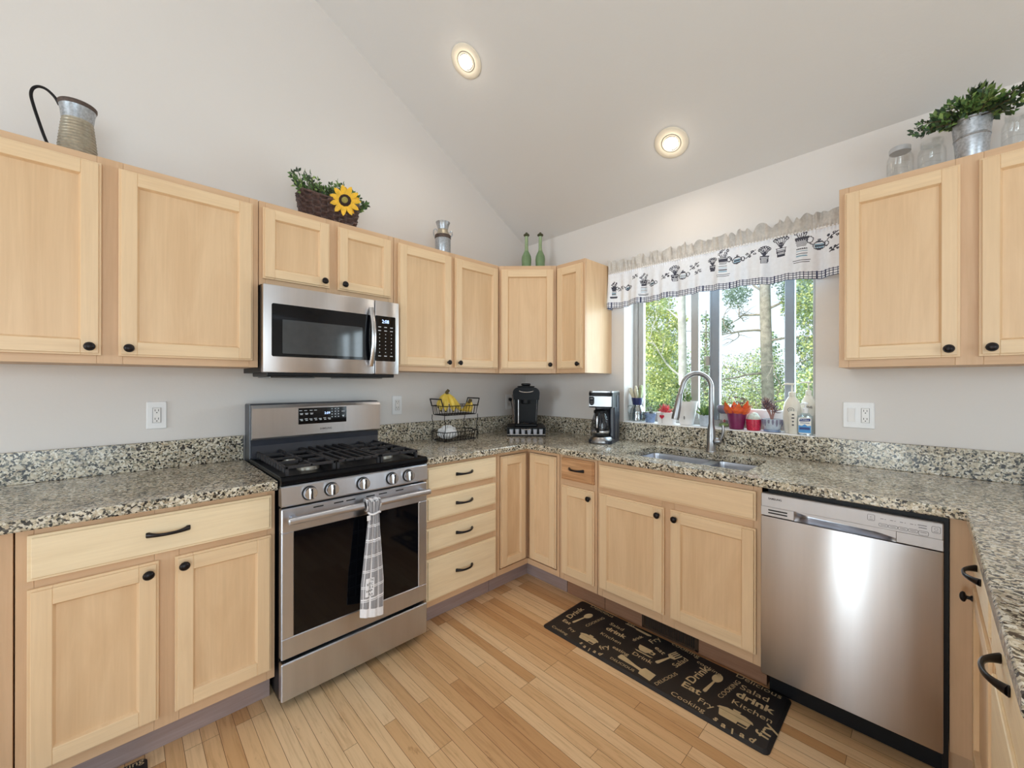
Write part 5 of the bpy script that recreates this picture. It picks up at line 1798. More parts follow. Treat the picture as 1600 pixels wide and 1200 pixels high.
mb = MB(); mb.tube([(0.205, -0.777, zt + 0.066), (0.205, -0.772, zt + 0.084), (0.207, -0.769, zt + 0.097)], [0.016, 0.013, 0.010], 8)
mb.build('stem', 'banana_tip', t)
r5 = random.Random(9)
mb = MB()
def bagf(u, v):
    a, b = u * 2 * PI, v * PI
    rr_ = 1 + 0.10 * math.sin(5 * a + 3 * b) + 0.07 * math.sin(9 * a - 5 * b)
    top = max(0, -math.cos(b))
    return Vector((0.19 + 0.058 * rr_ * math.sin(b) * math.cos(a), -0.953 + 0.064 * rr_ * math.sin(b) * math.sin(a), CT + 0.0495 + (0.0365 if top == 0 else 0.050 * rr_) * -math.cos(b) ))
mb.grid(bagf, 36, 20)
lone('plastic_bag', 'crumpled white plastic bag in the lower tray of the wire stand', 'bag', mb, 'bag', (0.19, -0.953, CT + 0.012))

# pod drawer and single-cup machine, turned to face out of the corner
A45 = R(45.5)
KX, KY = 0.297, -0.303
Kd = LM((KX, KY, CT), A45)
t = thing('pod_drawer', 'low black coffee pod drawer in the corner under the coffee machine', 'drawer', (KX, KY, CT), A45)
mb = MB(); mb.M = Kd
mb.box(-0.142, 0.142, -0.13, 0.145, 0.0, 0.010, 0.002)
mb.box(-0.142, 0.142, -0.14, 0.145, 0.058, 0.066, 0.002)
mb.box(-0.142, -0.134, -0.13, 0.145, 0.010, 0.058)
mb.box(0.134, 0.142, -0.13, 0.145, 0.010, 0.058)
mb.box(-0.134, 0.134, -0.075, -0.07, 0.010, 0.058)
mb.build('case', 'black', t)
mb = MB(); mb.M = Kd
mb.tube([(-0.14, -0.138, 0.012), (0.14, -0.138, 0.012)], 0.003, 6)
mb.tube([(-0.03, -0.138, 0.055), (-0.02, -0.148, 0.05), (0.02, -0.148, 0.05), (0.03, -0.138, 0.055)], 0.0035, 6)
mb.build('handle', 'chrome', t)
for k in range(6):
    x = -0.1105 + 0.0442 * k
    p = Kd @ Vector((x, -0.106, 0.0105))
    tt = thing('coffee_pod', 'small pale coffee pod in the front row of the pod drawer', 'coffee pod', p, A45, 'coffee pods in the drawer')
    mb = MB(); mb.lathe([(0.0125, 0), (0.0135, 0.002), (0.0158, 0.036), (0.0158, 0.038)], p, 20)
    mb.build('cup', 'cup', tt)
    mb = MB(); mb.lathe([(0.0158, 0.038), (0.0172, 0.038), (0.0172, 0.040), (0, 0.0405)], p, 20)
    mb.build('foil_lid', 'print_white', tt)
ZK = CT + 0.067
Kk = LM((KX, KY, ZK), A45)
t = thing('coffee_machine', 'tall black single-cup coffee machine standing on the pod drawer in the corner', 'coffee machine', (KX, KY, ZK), A45)
def slab(mb, poly, y0, y1):
    mb.prism(poly, (0, y0, 0), X, Z, Y, y1 - y0)
def arch(w0, w1, h, r, n=8):
    pts = [(-w0, 0.0), (w0, 0.0), (w1, h - r)]
    pts += [(w1 - r + r * math.cos(R(90 * k / n)), h - r * 0.9 + r * 0.9 * math.sin(R(90 * k / n))) for k in range(n + 1)]
    pts += [(-w1 + r - r * math.sin(R(90 * k / n)), h - r * 0.9 + r * 0.9 * math.cos(R(90 * k / n))) for k in range(n + 1)]
    return pts
mb = MB(); mb.M = Kk
slab(mb, arch(0.083, 0.100, 0.292, 0.05), 0.0, 0.12)
mb.box(-0.083, 0.083, -0.105, 0.12, 0.0003, 0.022, 0.004)
mb.build('housing', 'black_gloss', t)
mb = MB(); mb.M = Kk
slab(mb, [(a, b + 0.20) for a, b in arch(0.096, 0.100, 0.092, 0.045)], -0.105, 0.0)
mb.build('brew_head', 'black_gloss', t)
mb = MB(); mb.M = Kk
mb.lathe([(0.030, 0.168), (0.034, 0.172), (0.036, 0.20), (0.036, 0.205)], (0.0, -0.052, 0), 24)
mb.build('spout', 'black', t)
mb = MB(); mb.M = Kk
mb.lathe([(0.060, 0.0), (0.066, 0.003), (0.066, 0.008), (0.055, 0.010), (0, 0.010)], (0, -0.045, 0.292), 32, sy=0.85)
mb.lathe([(0.028, 0.01), (0.036, 0.016), (0.036, 0.026), (0.030, 0.030), (0, 0.030)], (0, -0.02, 0.292), 28)
mb.build('lid', 'black', t)
mb = MB(); mb.M = Kk
mb.tube([(0.052 * math.sin(R(a)), -0.107 - 0.010 * math.cos(R(a)) , 0.268 - 0.012 * math.cos(R(a)) ) for a in range(-80, 81, 16)], 0.0045, 8)
mb.build('lift_handle', 'chrome', t)
mb = MB(); mb.M = Kk
mb.prism([(-0.102, 0.024), (-0.086, 0.024), (-0.086, 0.235), (-0.106, 0.235)], (0, -0.06, 0), X, Z, Y, 0.15)
wt = mb.build('water_tank', 'carafe', t)
mb = MB(); mb.M = Kk
mb.prism([(-0.060, 0.024), (-0.056, 0.024), (-0.056, 0.20), (-0.060, 0.20)], (0, -0.108, 0), X, Z, Y, 0.01)
mb.tube([(-0.085, -0.064, 0.026), (-0.089, -0.064, 0.235)], 0.002, 6)
mb.tube([(0.078, -0.003, 0.026), (0.084, -0.003, 0.20)], 0.002, 6)
mb.build('trim_line', 'chrome', t)
mb = MB(); mb.M = Kk
mb.lathe([(0.055, 0.022), (0.057, 0.027), (0.050, 0.030), (0, 0.029)], (0, -0.055, 0), 28, sx=1.1)
mb.build('drip_tray', 'chrome', t)

# drip coffee maker
DA = R(17)
DXc, DYc = 0.935, -0.205
Dm = LM((DXc, DYc, CT), DA)
t = thing('coffee_maker', 'black and silver drip coffee maker with glass pot left of the sink', 'coffee maker', (DXc, DYc, CT), DA)
mb = MB(); mb.M = Dm
mb.prism(rounded(-0.078, 0.078, -0.125, 0.11, 0.035, 6), (0, 0, 0.0003), X, Y, Z, 0.022)
mb.prism(rounded(-0.078, 0.078, 0.03, 0.11, 0.02, 5), (0, 0, 0.022), X, Y, Z, 0.29)
mb.prism(rounded(0.040, 0.078, -0.03, 0.04, 0.012, 4), (0, 0, 0.022), X, Y, Z, 0.21)
mb.build('tower', 'enamel_blue', t)
mb = MB(); mb.M = Dm
mb.lathe([(0.086, 0.0), (0.088, 0.006), (0.080, 0.026), (0.070, 0.036), (0.066, 0.036)], (-0.004, -0.055, 0.004), 36, sx=0.92)
mb.lathe([(0.066, 0.036), (0.062, 0.039), (0, 0.039)], (-0.004, -0.055, 0.004), 36, sx=0.92)
mb.build('warming_base', 'nickel', t)
mb = MB(); mb.M = Dm
mb.prism(rounded(-0.080, 0.080, -0.105, 0.03, 0.03, 6), (0, 0, 0.232), X, Y, Z, 0.080)
mb.prism(rounded(-0.081, 0.081, -0.107, 0.111, 0.03, 6), (0, 0, 0.3125), X, Y, Z, 0.018)
mb.build('brew_basket', 'black', t)
mb = MB(); mb.M = Dm
mb.prism(rounded(-0.079, 0.079, -0.105, 0.109, 0.03, 6), (0, 0, 0.3305), X, Y, Z, 0.010)
mb.build('lid', 'nickel', t)
mb = MB(); mb.M = Dm
mb.prism(rounded(-0.074, 0.078, -0.108, -0.10, 0.003, 3), (0, 0, 0.240), X, Y, Z, 0.066)
mb.build('front_plate', 'nickel', t)
mb = MB(); mb.M = Dm
mb.prism([(-0.070, 0.304), (-0.070, 0.262), (-0.064, 0.250), (-0.052, 0.246), (-0.040, 0.252), (-0.036, 0.266), (-0.036, 0.296), (-0.042, 0.304)], (0, -0.1095, 0), X, Z, Y, 0.0014)
cp = mb.build('control_panel', 'black_gloss', t)
mb = MB(); mb.M = Dm
mb.box(-0.062, -0.044, -0.1099, -0.1094, 0.286, 0.296)
for a in (-0.06, -0.053, -0.046):
    mb.box(a - 0.002, a + 0.002, -0.1099, -0.1094, 0.258, 0.262); mb.box(a - 0.002, a + 0.002, -0.1099, -0.1094, 0.270, 0.273)
mb.build('button_marking', 'print_grey', cp)
mb = MB(); mb.M = Dm
cc = (-0.012, -0.050, 0.0445)
mb.lathe([(0.052, 0), (0.057, 0.004), (0.061, 0.035), (0.060, 0.07), (0.053, 0.11), (0.042, 0.142), (0.040, 0.150)], cc, 32)
cr = mb.build('carafe', 'carafe', t)
mb = MB(); mb.M = Dm
mb.lathe([(0.041, 0.148), (0.044, 0.150), (0.044, 0.166), (0.030, 0.174), (0, 0.175)], cc, 28)
mb.build('carafe_lid', 'black', cr)
mb = MB(); mb.M = Dm
mb.lathe([(0.0615, 0.022), (0.0625, 0.024), (0.0625, 0.034), (0.0618, 0.036)], cc, 32)
mb.build('band', 'chrome', cr)
mb = MB(); mb.M = Dm
hd = Vector((0.05, -1, 0)).normalized()
c0 = Vector(cc)
mb.stube([c0 + hd * 0.044 + Z * 0.155, c0 + hd * 0.068 + Z * 0.150, c0 + hd * 0.082 + Z * 0.125, c0 + hd * 0.082 + Z * 0.07, c0 + hd * 0.066 + Z * 0.03], 0.0105, 10)
hh = mb.build('carafe_handle', 'black', cr)
mb = MB(); mb.M = Dm
mb.tube([c0 + hd * 0.091 + Z * 0.135, c0 + hd * 0.094 + Z * 0.11, c0 + hd * 0.093 + Z * 0.06], [0.004, 0.0075, 0.004], 8)
mb.build('silver_inlay', 'chrome', hh)

# ------------------------------------------------------------------ window sill, in order from the coffee maker side
ZS = WZ0 + 0.0025
GP = 'little pots on the window sill'
r6 = random.Random(21)
def pot(par, x, y, z, prof, mat, name='pot', sx=1.0):
    mb = MB(); mb.lathe(prof, (x, y, z), 28, sx=sx)
    return mb.build(name, mat, par)
def soil(par, x, y, z, r):
    mb = MB(); mb.lathe([(r, 0), (r * .5, 0.004), (0, 0.005)], (x, y, z), 20)
    mb.build('soil', 'soil', par)
def cup(rb, rt, h, wall=0.004, lip=0.0):
    return [(rb * .9, 0), (rb, 0.003), (rt, h - 0.004), (rt + lip, h), (rt - wall, h), (rt - wall, h * .8), (0, h * .8)]
def rosette(mb, c, n, L, Wd, el0, el1, mis, r_, thick=False):
    c = Vector(c)
    for k in range(n):
        a = k * 2.39996 + r_.uniform(-.2, .2)
        el = el0 + (el1 - el0) * k / max(1, n - 1)
        d = Vector((math.cos(a) * math.cos(el), math.sin(a) * math.cos(el), math.sin(el)))
        l_ = L * r_.uniform(.8, 1.1)
        if thick:
            mb.tube([c, c + d * l_ * .35, c + d * l_ * .75 + Z * 0.004, c + d * l_ + Z * 0.008], [Wd * .35, Wd * .5, Wd * .34, 0.0006], 6, r_.choice(mis))
        else:
            mb.leaf(c, d, Vector((-d.x * d.z, -d.y * d.z, 1 - d.z * d.z)) + Vector((0.01, 0, 0)), l_, Wd, r_.choice(mis), 0.1, 0.4)

jx, jy = 1.024, 0.074
t = thing('glass_jug', 'squat clear glass jug with side handle at the coffee maker end of the sill', 'jug', (jx, jy, ZS))
mb = MB(); mb.lathe([(0.046, 0), (0.050, 0.004), (0.051, 0.04), (0.049, 0.046), (0.051, 0.052), (0.045, 0.085), (0.032, 0.104), (0.032, 0.112), (0.029, 0.112), (0.029, 0.103), (0.042, 0.083), (0.047, 0.05), (0.047, 0.01), (0, 0.008)], (jx, jy, ZS), 30)
mb.build('glass', 'jug_glass', t, norm=False)
mb = MB(); mb.stube([(jx - 0.034, jy - 0.012, ZS + 0.104), (jx - 0.056, jy - 0.018, ZS + 0.104), (jx - 0.070, jy - 0.02, ZS + 0.082), (jx - 0.062, jy - 0.018, ZS + 0.055), (jx - 0.048, jy - 0.014, ZS + 0.048)], 0.005, 8)
mb.build('handle', 'jug_glass', t, norm=False)
zz = ZS + 0.1125
t = thing('cactus_pot', 'navy pot of pale finger cacti balanced on the glass jug', 'potted cactus', (jx, jy, zz), 0, GP)
pot(t, jx, jy, zz, cup(0.032, 0.040, 0.050), 'navy')
soil(t, jx, jy, zz + 0.042, 0.035)
for dx, dy, h, r, tx, m in [(-.020, .0, .082, .009, -.035, 'cactus'), (-.008, .012, .095, .010, -.012, 'cactus'), (.004, -.01, .072, .009, -.018, 'cactus'), (.018, .008, .100, .0135, .006, 'cactus_g'), (.024, -.012, .09, .012, .008, 'cactus_g'), (-.022, -.012, .06, .008, -.03, 'cactus')]:
    mb = MB()
    mb.tube([(jx + dx + tx * q, jy + dy, zz + 0.04 + h * q) for q in (0, .3, .6, .85, .96, 1)], [r * .9, r, r * 1.05, r, r * .7, r * .1], 9)
    mb.build('cactus_finger', m, t)

bx, by = 1.136, 0.040
t = thing('succulent_pot', 'small blue glazed pot with trailing grey-green succulent', 'potted succulent', (bx, by, ZS), 0, GP)
pot(t, bx, by, ZS, cup(0.030, 0.038, 0.062), 'blue_glaze')
soil(t, bx, by, ZS + 0.05, 0.033)
mb = MB()
for dx, dy, dz in [(-.008, -.018, .085), (.012, .0, .07), (-.026, -.046, .058), (-.022, -.046, .032), (.004, .0, .092), (.02, -.012, .062), (-.028, -.048, .010)]:
    mb.tube([(bx, by, ZS + 0.05), (bx + dx * .6, by + dy * .8, ZS + dz * .8 + .02), (bx + dx, by + dy, ZS + dz)], 0.0022, 5, 1)
    rosette(mb, (bx + dx, by + dy, ZS + dz), 12, 0.022, 0.011, -0.2, 1.2, [0], r6)
mb.build('succulent', ['leaf_grey', 'stem'], t)

bx, by = 1.250, 0.044
t = thing('succulent_pot', 'low white pot with a hanging red heart and spiky red succulent', 'potted succulent', (bx, by, ZS), 0, GP)
mb = MB(); mb.prism(rounded(-.052, .052, -.036, .036, .018, 5), (bx, by, ZS), X, Y, Z, 0.010)
k_ = len(rounded(0, 1, 0, 1, .1, 5))
lo = [(bx + a, by + b, ZS + 0.010) for a, b in rounded(-.052, .052, -.036, .036, .018, 5)]
hi = [(bx + a, by + b, ZS + 0.074) for a, b in rounded(-.056, .056, -.040, .040, .018, 5)]
hi2 = [(bx + a, by + b, ZS + 0.074) for a, b in rounded(-.052, .052, -.036, .036, .016, 5)]
dn = [(bx + a, by + b, ZS + 0.060) for a, b in rounded(-.051, .051, -.035, .035, .016, 5)]
mb.add(lo + hi + hi2 + dn, [(i * k_ + j, i * k_ + (j + 1) % k_, (i + 1) * k_ + (j + 1) % k_, (i + 1) * k_ + j) for i in range(3) for j in range(k_)] + [[3 * k_ + j for j in range(k_)]])
mb.build('pot', 'white_matte', t)
mb = MB()
rosette(mb, (bx - 0.01, by, ZS + 0.066), 34, 0.060, 0.0085, 0.2, 1.45, [0], r6, True)
mb.build('succulent', 'red_leaf', t)
mb = MB()
hp = []
for k in range(24):
    a = 2 * PI * k / 24
    hp.append((0.00098 * 16 * math.sin(a) ** 3, 0.00098 * (13 * math.cos(a) - 5 * math.cos(2 * a) - 2 * math.cos(3 * a) - math.cos(4 * a))))
mb.prism(hp, (bx - 0.012, by - 0.041, ZS + 0.046), X, Z, -Y, 0.004)
hr = mb.build('heart', 'heart', t)
mb = MB(); mb.tube([(bx - 0.012, by - 0.0415, ZS + 0.03), (bx - 0.012, by - 0.0415, ZS + 0.004)], 0.0008, 5)
mb.tube([(bx - 0.02, by - 0.0405, ZS + 0.073), (bx - 0.012, by - 0.0425, ZS + 0.055), (bx - 0.004, by - 0.0405, ZS + 0.073)], 0.0008, 5)
mb.build('string', 'wire', hr)

bx, by = 1.374, 0.060
t = thing('plant_pot', 'tall white tapered pot with leafy stem behind the faucet spray head', 'potted plant', (bx, by, ZS), 0, GP)
pot(t, bx, by, ZS, cup(0.040, 0.066, 0.150, 0.005), 'white_matte')
soil(t, bx, by, ZS + 0.121, 0.052)
mb = MB(); mb.lathe([(0.009, 0), (0.009, 0.0012), (0, 0.0016)], (bx + 0.004, by - 0.0468, ZS + 0.048), 20, 0, (0, -1, -0.17), sx=1.3, sy=0.6)
mb.build('badge', 'nickel', t)
mb = MB()
for k in range(3):
    sprig(mb, (bx - 0.012 + 0.012 * k, by - 0.01, ZS + 0.12), (-0.26 + .2 * k, -.05, 1), 0.13 - 0.035 * k, 6, 0.034, 0.016, 2, [0, 1], r6, 0.1)
mb.build('foliage', ['leaf_mid', 'leaf_light', 'stem'], t)

bx, by = 1.492, 0.060
t = thing('succulent_pot', 'pale blue speckled pot with pointed green succulent beside the faucet', 'potted succulent', (bx, by, ZS), 0, GP)
pot(t, bx, by, ZS, cup(0.033, 0.038, 0.070), 'pale_blue')
soil(t, bx, by, ZS + 0.057, 0.033)
mb = MB(); rosette(mb, (bx, by, ZS + 0.062), 24, 0.062, 0.020, 0.15, 1.4, [0, 0, 1], r6, True)
mb.build('succulent', ['leaf_mid', 'leaf_light'], t)

bx, by = 1.586, 0.093
t = thing('terrarium_jar', 'small clear jar of moss and a sprout just behind the faucet', 'terrarium', (bx, by, ZS))
mb = MB(); mb.lathe([(0.032, 0), (0.035, 0.004), (0.035, 0.070), (0.029, 0.078), (0.029, 0.082)], (bx, by, ZS), 26)
mb.build('glass', 'jar', t, norm=False)
mb = MB(); mb.ball((bx, by, ZS + 0.014), (0.030, 0.030, 0.0115), 14, 7)
mb.build('moss', 'leaf_light', t)
mb = MB(); rosette(mb, (bx, by, ZS + 0.026), 8, 0.026, 0.009, .5, 1.3, [0], r6)
mb.build('sprout', 'red_leaf', t)
zz = ZS + 0.0825
t = thing('plant_pot', 'rounded mauve pot with bright green leaves on top of the moss jar', 'potted plant', (bx, by, zz), 0, GP)
pot(t, bx, by, zz, [(0.020, 0), (0.032, 0.008), (0.040, 0.026), (0.038, 0.044), (0.033, 0.05), (0.030, 0.05), (0.030, 0.04), (0, 0.04)], 'purple_glaze')
mb = MB(); rosette(mb, (bx + 0.004, by, zz + 0.042), 14, 0.040, 0.022, 0.3, 1.4, [0, 1], r6)
mb.build('foliage', ['leaf_light', 'tree_lime'], t)

bx, by = 1.674, 0.033
t = thing('flower_pot', 'magenta pot wrapped in pointed orange petals right of the faucet', 'potted plant', (bx, by, ZS), 0, GP)
pot(t, bx, by, ZS, cup(0.037, 0.051, 0.092), 'magenta')
soil(t, bx, by, ZS + 0.075, 0.045)
mb = MB()
for k in range(8):
    a = 2 * PI * k / 8 + 0.35
    d = Vector((math.cos(a) * 0.60, math.sin(a) * 0.34 - 0.06, 0.80))
    mb.leaf((bx + math.cos(a) * 0.034, by + math.sin(a) * 0.034, ZS + 0.070), d, Vector((-math.cos(a) * .8, -math.sin(a) * .8, .7)), (0.094 + 0.012 * (k % 2)) * (0.72 if math.cos(a) < -0.5 else (0.85 if math.cos(a) > 0.5 else 1.0)), 0.058 if math.cos(a) > -0.5 else 0.042, 0, -0.08, 0.5)
for k in range(7):
    a = 2 * PI * k / 7
    d = Vector((math.cos(a) * 0.75, math.sin(a) * 0.5, 0.6))
    mb.leaf((bx + math.cos(a) * 0.028, by + math.sin(a) * 0.028, ZS + 0.080), d, Vector((-math.cos(a) * .8, -math.sin(a) * .8, .7)), 0.06, 0.034, 1, -0.06, 0.5)
mb.build('petals', ['orange', 'red_leaf'], t)
mb = MB()
for k in range(7):
    sprig(mb, (bx + r6.uniform(-.012, .012), by, ZS + 0.085), (r6.uniform(-.35, .45), r6.uniform(-.2, .2), 1), r6.uniform(.06, .095), 4, 0.016, 0.007, 1, [0], r6, 0.0)
mb.build('dark_sprigs', ['purple_leaf', 'stem'], t)

bx, by = 1.761, 0.036
t = thing('cactus_pot', 'short red speckled pot with round woolly cactus', 'potted cactus', (bx, by, ZS), 0, GP)
pot(t, bx, by, ZS, cup(0.034, 0.039, 0.062), 'red_glaze')
mb = MB()
for k in range(3):
    mb.ball((bx + (-.010, .012, 0)[k], by + (0, 0, .01)[k], ZS + 0.062 + (.006, .002, .014)[k]), (0.0235, 0.0235, 0.025), 16, 10)
mb.build('cactus_dome', 'cactus_w', t)

bx, by = 1.851, 0.034
t = thing('spiky_plant', 'mauve and white dripped pot with a spiky purple plant on blue saucer', 'potted plant', (bx, by, ZS), 0, GP)
pot(t, bx, by, ZS, [(0.036, 0), (0.041, 0.003), (0.041, 0.010), (0.034, 0.011)], 'blue_glaze', 'saucer')
pot(t, bx, by, ZS, [(0.032, 0.010), (0.038, 0.016), (0.045, 0.045), (0.045, 0.070), (0.041, 0.070), (0.041, 0.06), (0, 0.06)], 'pale_blue')
mb = MB()
for k in range(15):
    a = 2 * PI * k / 15
    L = r6.uniform(.02, .042)
    mb.tube([(bx + 0.0455 * math.cos(a), by + 0.0455 * math.sin(a), ZS + 0.068), (bx + 0.0455 * math.cos(a), by + 0.0455 * math.sin(a), ZS + 0.068 - L * .5), (bx + 0.044 * math.cos(a), by + 0.044 * math.sin(a), ZS + 0.068 - L)], [0.005, 0.006, 0.002], 6)
mb.build('glaze_drip_pattern', 'purple_glaze', t)
soil(t, bx, by, ZS + 0.060, 0.040)
mb = MB()
for ex, ez, n in [(-.026, .115, 26), (.004, .085, 10), (.014, .065, 8), (-.026, .085, 14)]:
    c_ = (bx + ex, by - 0.005, ZS + 0.06 + ez * .75)
    mb.tube([(bx, by, ZS + 0.06), (bx + ex * .4, by, ZS + 0.06 + ez * .4), c_], [0.005, 0.004, 0.003], 6, 1)
    rosette(mb, c_, n, 0.040, 0.006, -0.3, 1.4, [0, 0, 1], r6, True)
mb.build('spikes', ['purple_leaf', 'mauve_stem'], t)

def pump_bottle(x, y, h, r, label, mat, sy=0.7):
    t = thing('pump_bottle', label, 'bottle', (x, y, ZS), 0, 'cream pump bottles on the sill')
    mb = MB()
    mb.lathe([(r * .78, 0), (r * .86, 0.004), (r, h * .25), (r, h * .45), (r * .82, h * .60), (r * .45, h * .70), (r * .34, h * .725)], (x, y, ZS), 32, sy=sy)
    mb.build('body', mat, t)
    mb = MB()
    mb.lathe([(r * .36, h * .724), (r * .38, h * .73), (r * .38, h * .80), (r * .30, h * .81), (r * .12, h * .815), (r * .12, h * .90)], (x, y, ZS), 20)
    mb.lathe([(r * .30, h * .945), (r * .34, h * .955), (r * .30, h * .975), (0, h * .98)], (x, y, ZS), 20)
    mb.tube([(x, y, ZS + h * .89), (x, y, ZS + h * .95)], r * .1, 8)
    mb.tube([(x, y, ZS + h * .958), (x - r * .55, y - r * .35, ZS + h * .965), (x - r * .95, y - r * .6, ZS + h * .945)], [r * .14, r * .11, r * .07], 8)
    mb.build('pump', 'cream', t)
    return t
bx, by = 1.942, 0.042
t = pump_bottle(bx, by, 0.272, 0.042, 'cream pump bottle with round emblem, the one nearer the plants', 'cream')
mb = MB()
mb.tube([(bx + 0.014 * math.cos(a), by - 0.0305, ZS + 0.125 + 0.011 * math.sin(a)) for a in [2 * PI * k / 20 for k in range(20)]], 0.0012, 5, closed=True)
mb.tube([(bx + 0.006 * math.cos(a), by - 0.0305, ZS + 0.125 + 0.004 * math.sin(a)) for a in [2 * PI * k / 10 for k in range(10)]], 0.0009, 5, closed=True)
mb.build('emblem', 'print_grey', t)
bx, by = 2.004, 0.099
t = pump_bottle(bx, by, 0.282, 0.038, 'cream pump bottle against the window corner behind the hand gel', 'cream')
mb = MB(); mb.text('RNS', (bx + 0.006, by - 0.0275, ZS + 0.14), X, Z, 0.03, None, bold=0.02)
mb.build('lettering', 'print_grey', t)
bx, by = 1.955, -0.004
mb = MB()
t = thing('squeeze_bottle', 'small cream bottle standing in front of the emblem bottle', 'bottle', (bx, by, ZS))
mb.lathe([(0.019, 0), (0.022, 0.004), (0.022, 0.095), (0.020, 0.112), (0.016, 0.118), (0, 0.119)], (bx, by, ZS), 26, sy=0.6)
mb.build('body', 'cream', t)
mb = MB()
for k, w_ in enumerate((.010, .012, .008, .009)):
    mb.box(bx - w_ / 2 + 0.002, bx + w_ / 2 + 0.002, by - 0.0142, by - 0.0128, ZS + 0.098 - k * 0.018, ZS + 0.106 - k * 0.018)
mb.build('label_print_pattern', 'print_grey', t)
bx, by = 2.008, -0.004
t = thing('hand_sanitizer', 'clear pump bottle of gel with blue label at the wall end of the sill', 'bottle', (bx, by, ZS))
mb = MB()
mb.prism(rounded(-0.031, 0.031, -0.016, 0.016, 0.012, 5), (bx, by, ZS), X, Y, Z, 0.098)
mb.lathe([(0.022, 0.098), (0.014, 0.112), (0.011, 0.116)], (bx, by, ZS), 22, sx=1.15, sy=0.72)
mb.build('body', 'gel', t)
mb = MB(); mb.lathe([(0.0125, 0.112), (0.013, 0.115), (0.013, 0.136), (0.009, 0.139), (0.004, 0.14), (0.004, 0.155), (0.013, 0.157), (0.013, 0.166), (0, 0.168)], (bx, by, ZS), 20)
mb.tube([(bx, by, ZS + 0.161), (bx - 0.012, by - 0.014, ZS + 0.161), (bx - 0.016, by - 0.02, ZS + 0.156)], [0.006, 0.005, 0.004], 8)
mb.build('pump', 'white', t)
mb = MB(); mb.prism(rounded(-0.027, 0.027, 0.008, 0.090, 0.006, 4), (bx, by - 0.0163, ZS), X, Z, -Y, 0.0006)
lb = mb.build('front_label', 'label_white', t)
mb = MB()
mb.prism([(-.023, .076), (-.019, .083), (.024, .086), (.024, .074), (.020, .071), (-.022, .069)], (bx, by - 0.0170, ZS), X, Z, -Y, 0.0003)
mb.build('logo_patch', 'label_navy', lb)
mb = MB(); mb.text('PURELL', (bx, by - 0.0175, ZS + 0.0772), X, Z, 0.036, 0.0075, bold=0.01)
mb.build('lettering', 'print_white', lb)
mb = MB()
mb.prism([(-.026, .012), (.026, .012), (.026, .050), (.012, .047), (0, .056), (-.012, .047), (-.026, .050)], (bx, by - 0.0170, ZS), X, Z, -Y, 0.0003)
mb.build('label_band', 'label_blue', lb)
mb = MB()
mb.box(bx - .02, bx + .02, by - 0.0178, by - 0.0172, ZS + 0.061, ZS + 0.0635); mb.box(bx - .022, bx + .022, by - 0.0178, by - 0.0172, ZS + 0.028, ZS + 0.040)
mb.build('label_print_pattern', 'label_navy', lb)

# ------------------------------------------------------------------ outside the window
mb = MB(); mb.box(-30, 16, 0.6, 45, -1.3, -1.2)
g = mb.build('ground_outside', 'grass'); g['kind'] = 'structure'
rt = random.Random(33)
def crown(mb, blobs, n, size, mis):
    tot = sum(b[3] ** 2 for b in blobs)
    for cx, cy, cz, r in blobs:
        for _ in range(int(n * r * r / tot)):
            d = Vector((rt.gauss(0, 1), rt.gauss(0, 1), rt.gauss(0, 1))).normalized()
            p = Vector((cx, cy, cz)) + d * (r * rt.uniform(0.35, 1.05))
            ax = Vector((rt.gauss(0, 1), rt.gauss(0, 1), rt.gauss(0, 1)))
            s = size * rt.uniform(.6, 1.4)
            dd = Vector((rt.gauss(0, 1), rt.gauss(0, 1), rt.gauss(0, .8))).normalized()
            sd_ = dd.cross(ax).normalized() * (s * 0.42)
            mb.add([p, p + dd * s * .5 - sd_, p + dd * s, p + dd * s * .5 + sd_], [(0, 1, 2, 3)], rt.choice(mis))
def branch(mb, p, d, L, r, depth, mi=0, bend=0.5):
    p, d = Vector(p), Vector(d).normalized()
    path, rad = [p], [r]
    for k in range(6):
        d = (d + Vector((rt.uniform(-bend, bend), rt.uniform(-bend, bend), rt.uniform(-bend * .7, bend * .7))) * 0.55).normalized()
        p = p + d * (L / 6)
        path.append(p); rad.append(r * (1 - (k + 1) / 7))
        if depth > 0 and k >= 1:
            branch(mb, p, d + Vector((rt.uniform(-1, 1), rt.uniform(-1, 1), rt.uniform(-.5, .9))), L * .5, r * .5, depth - 1, mi, bend)
    mb.tube(path, rad, 5 if depth else 4, mi)

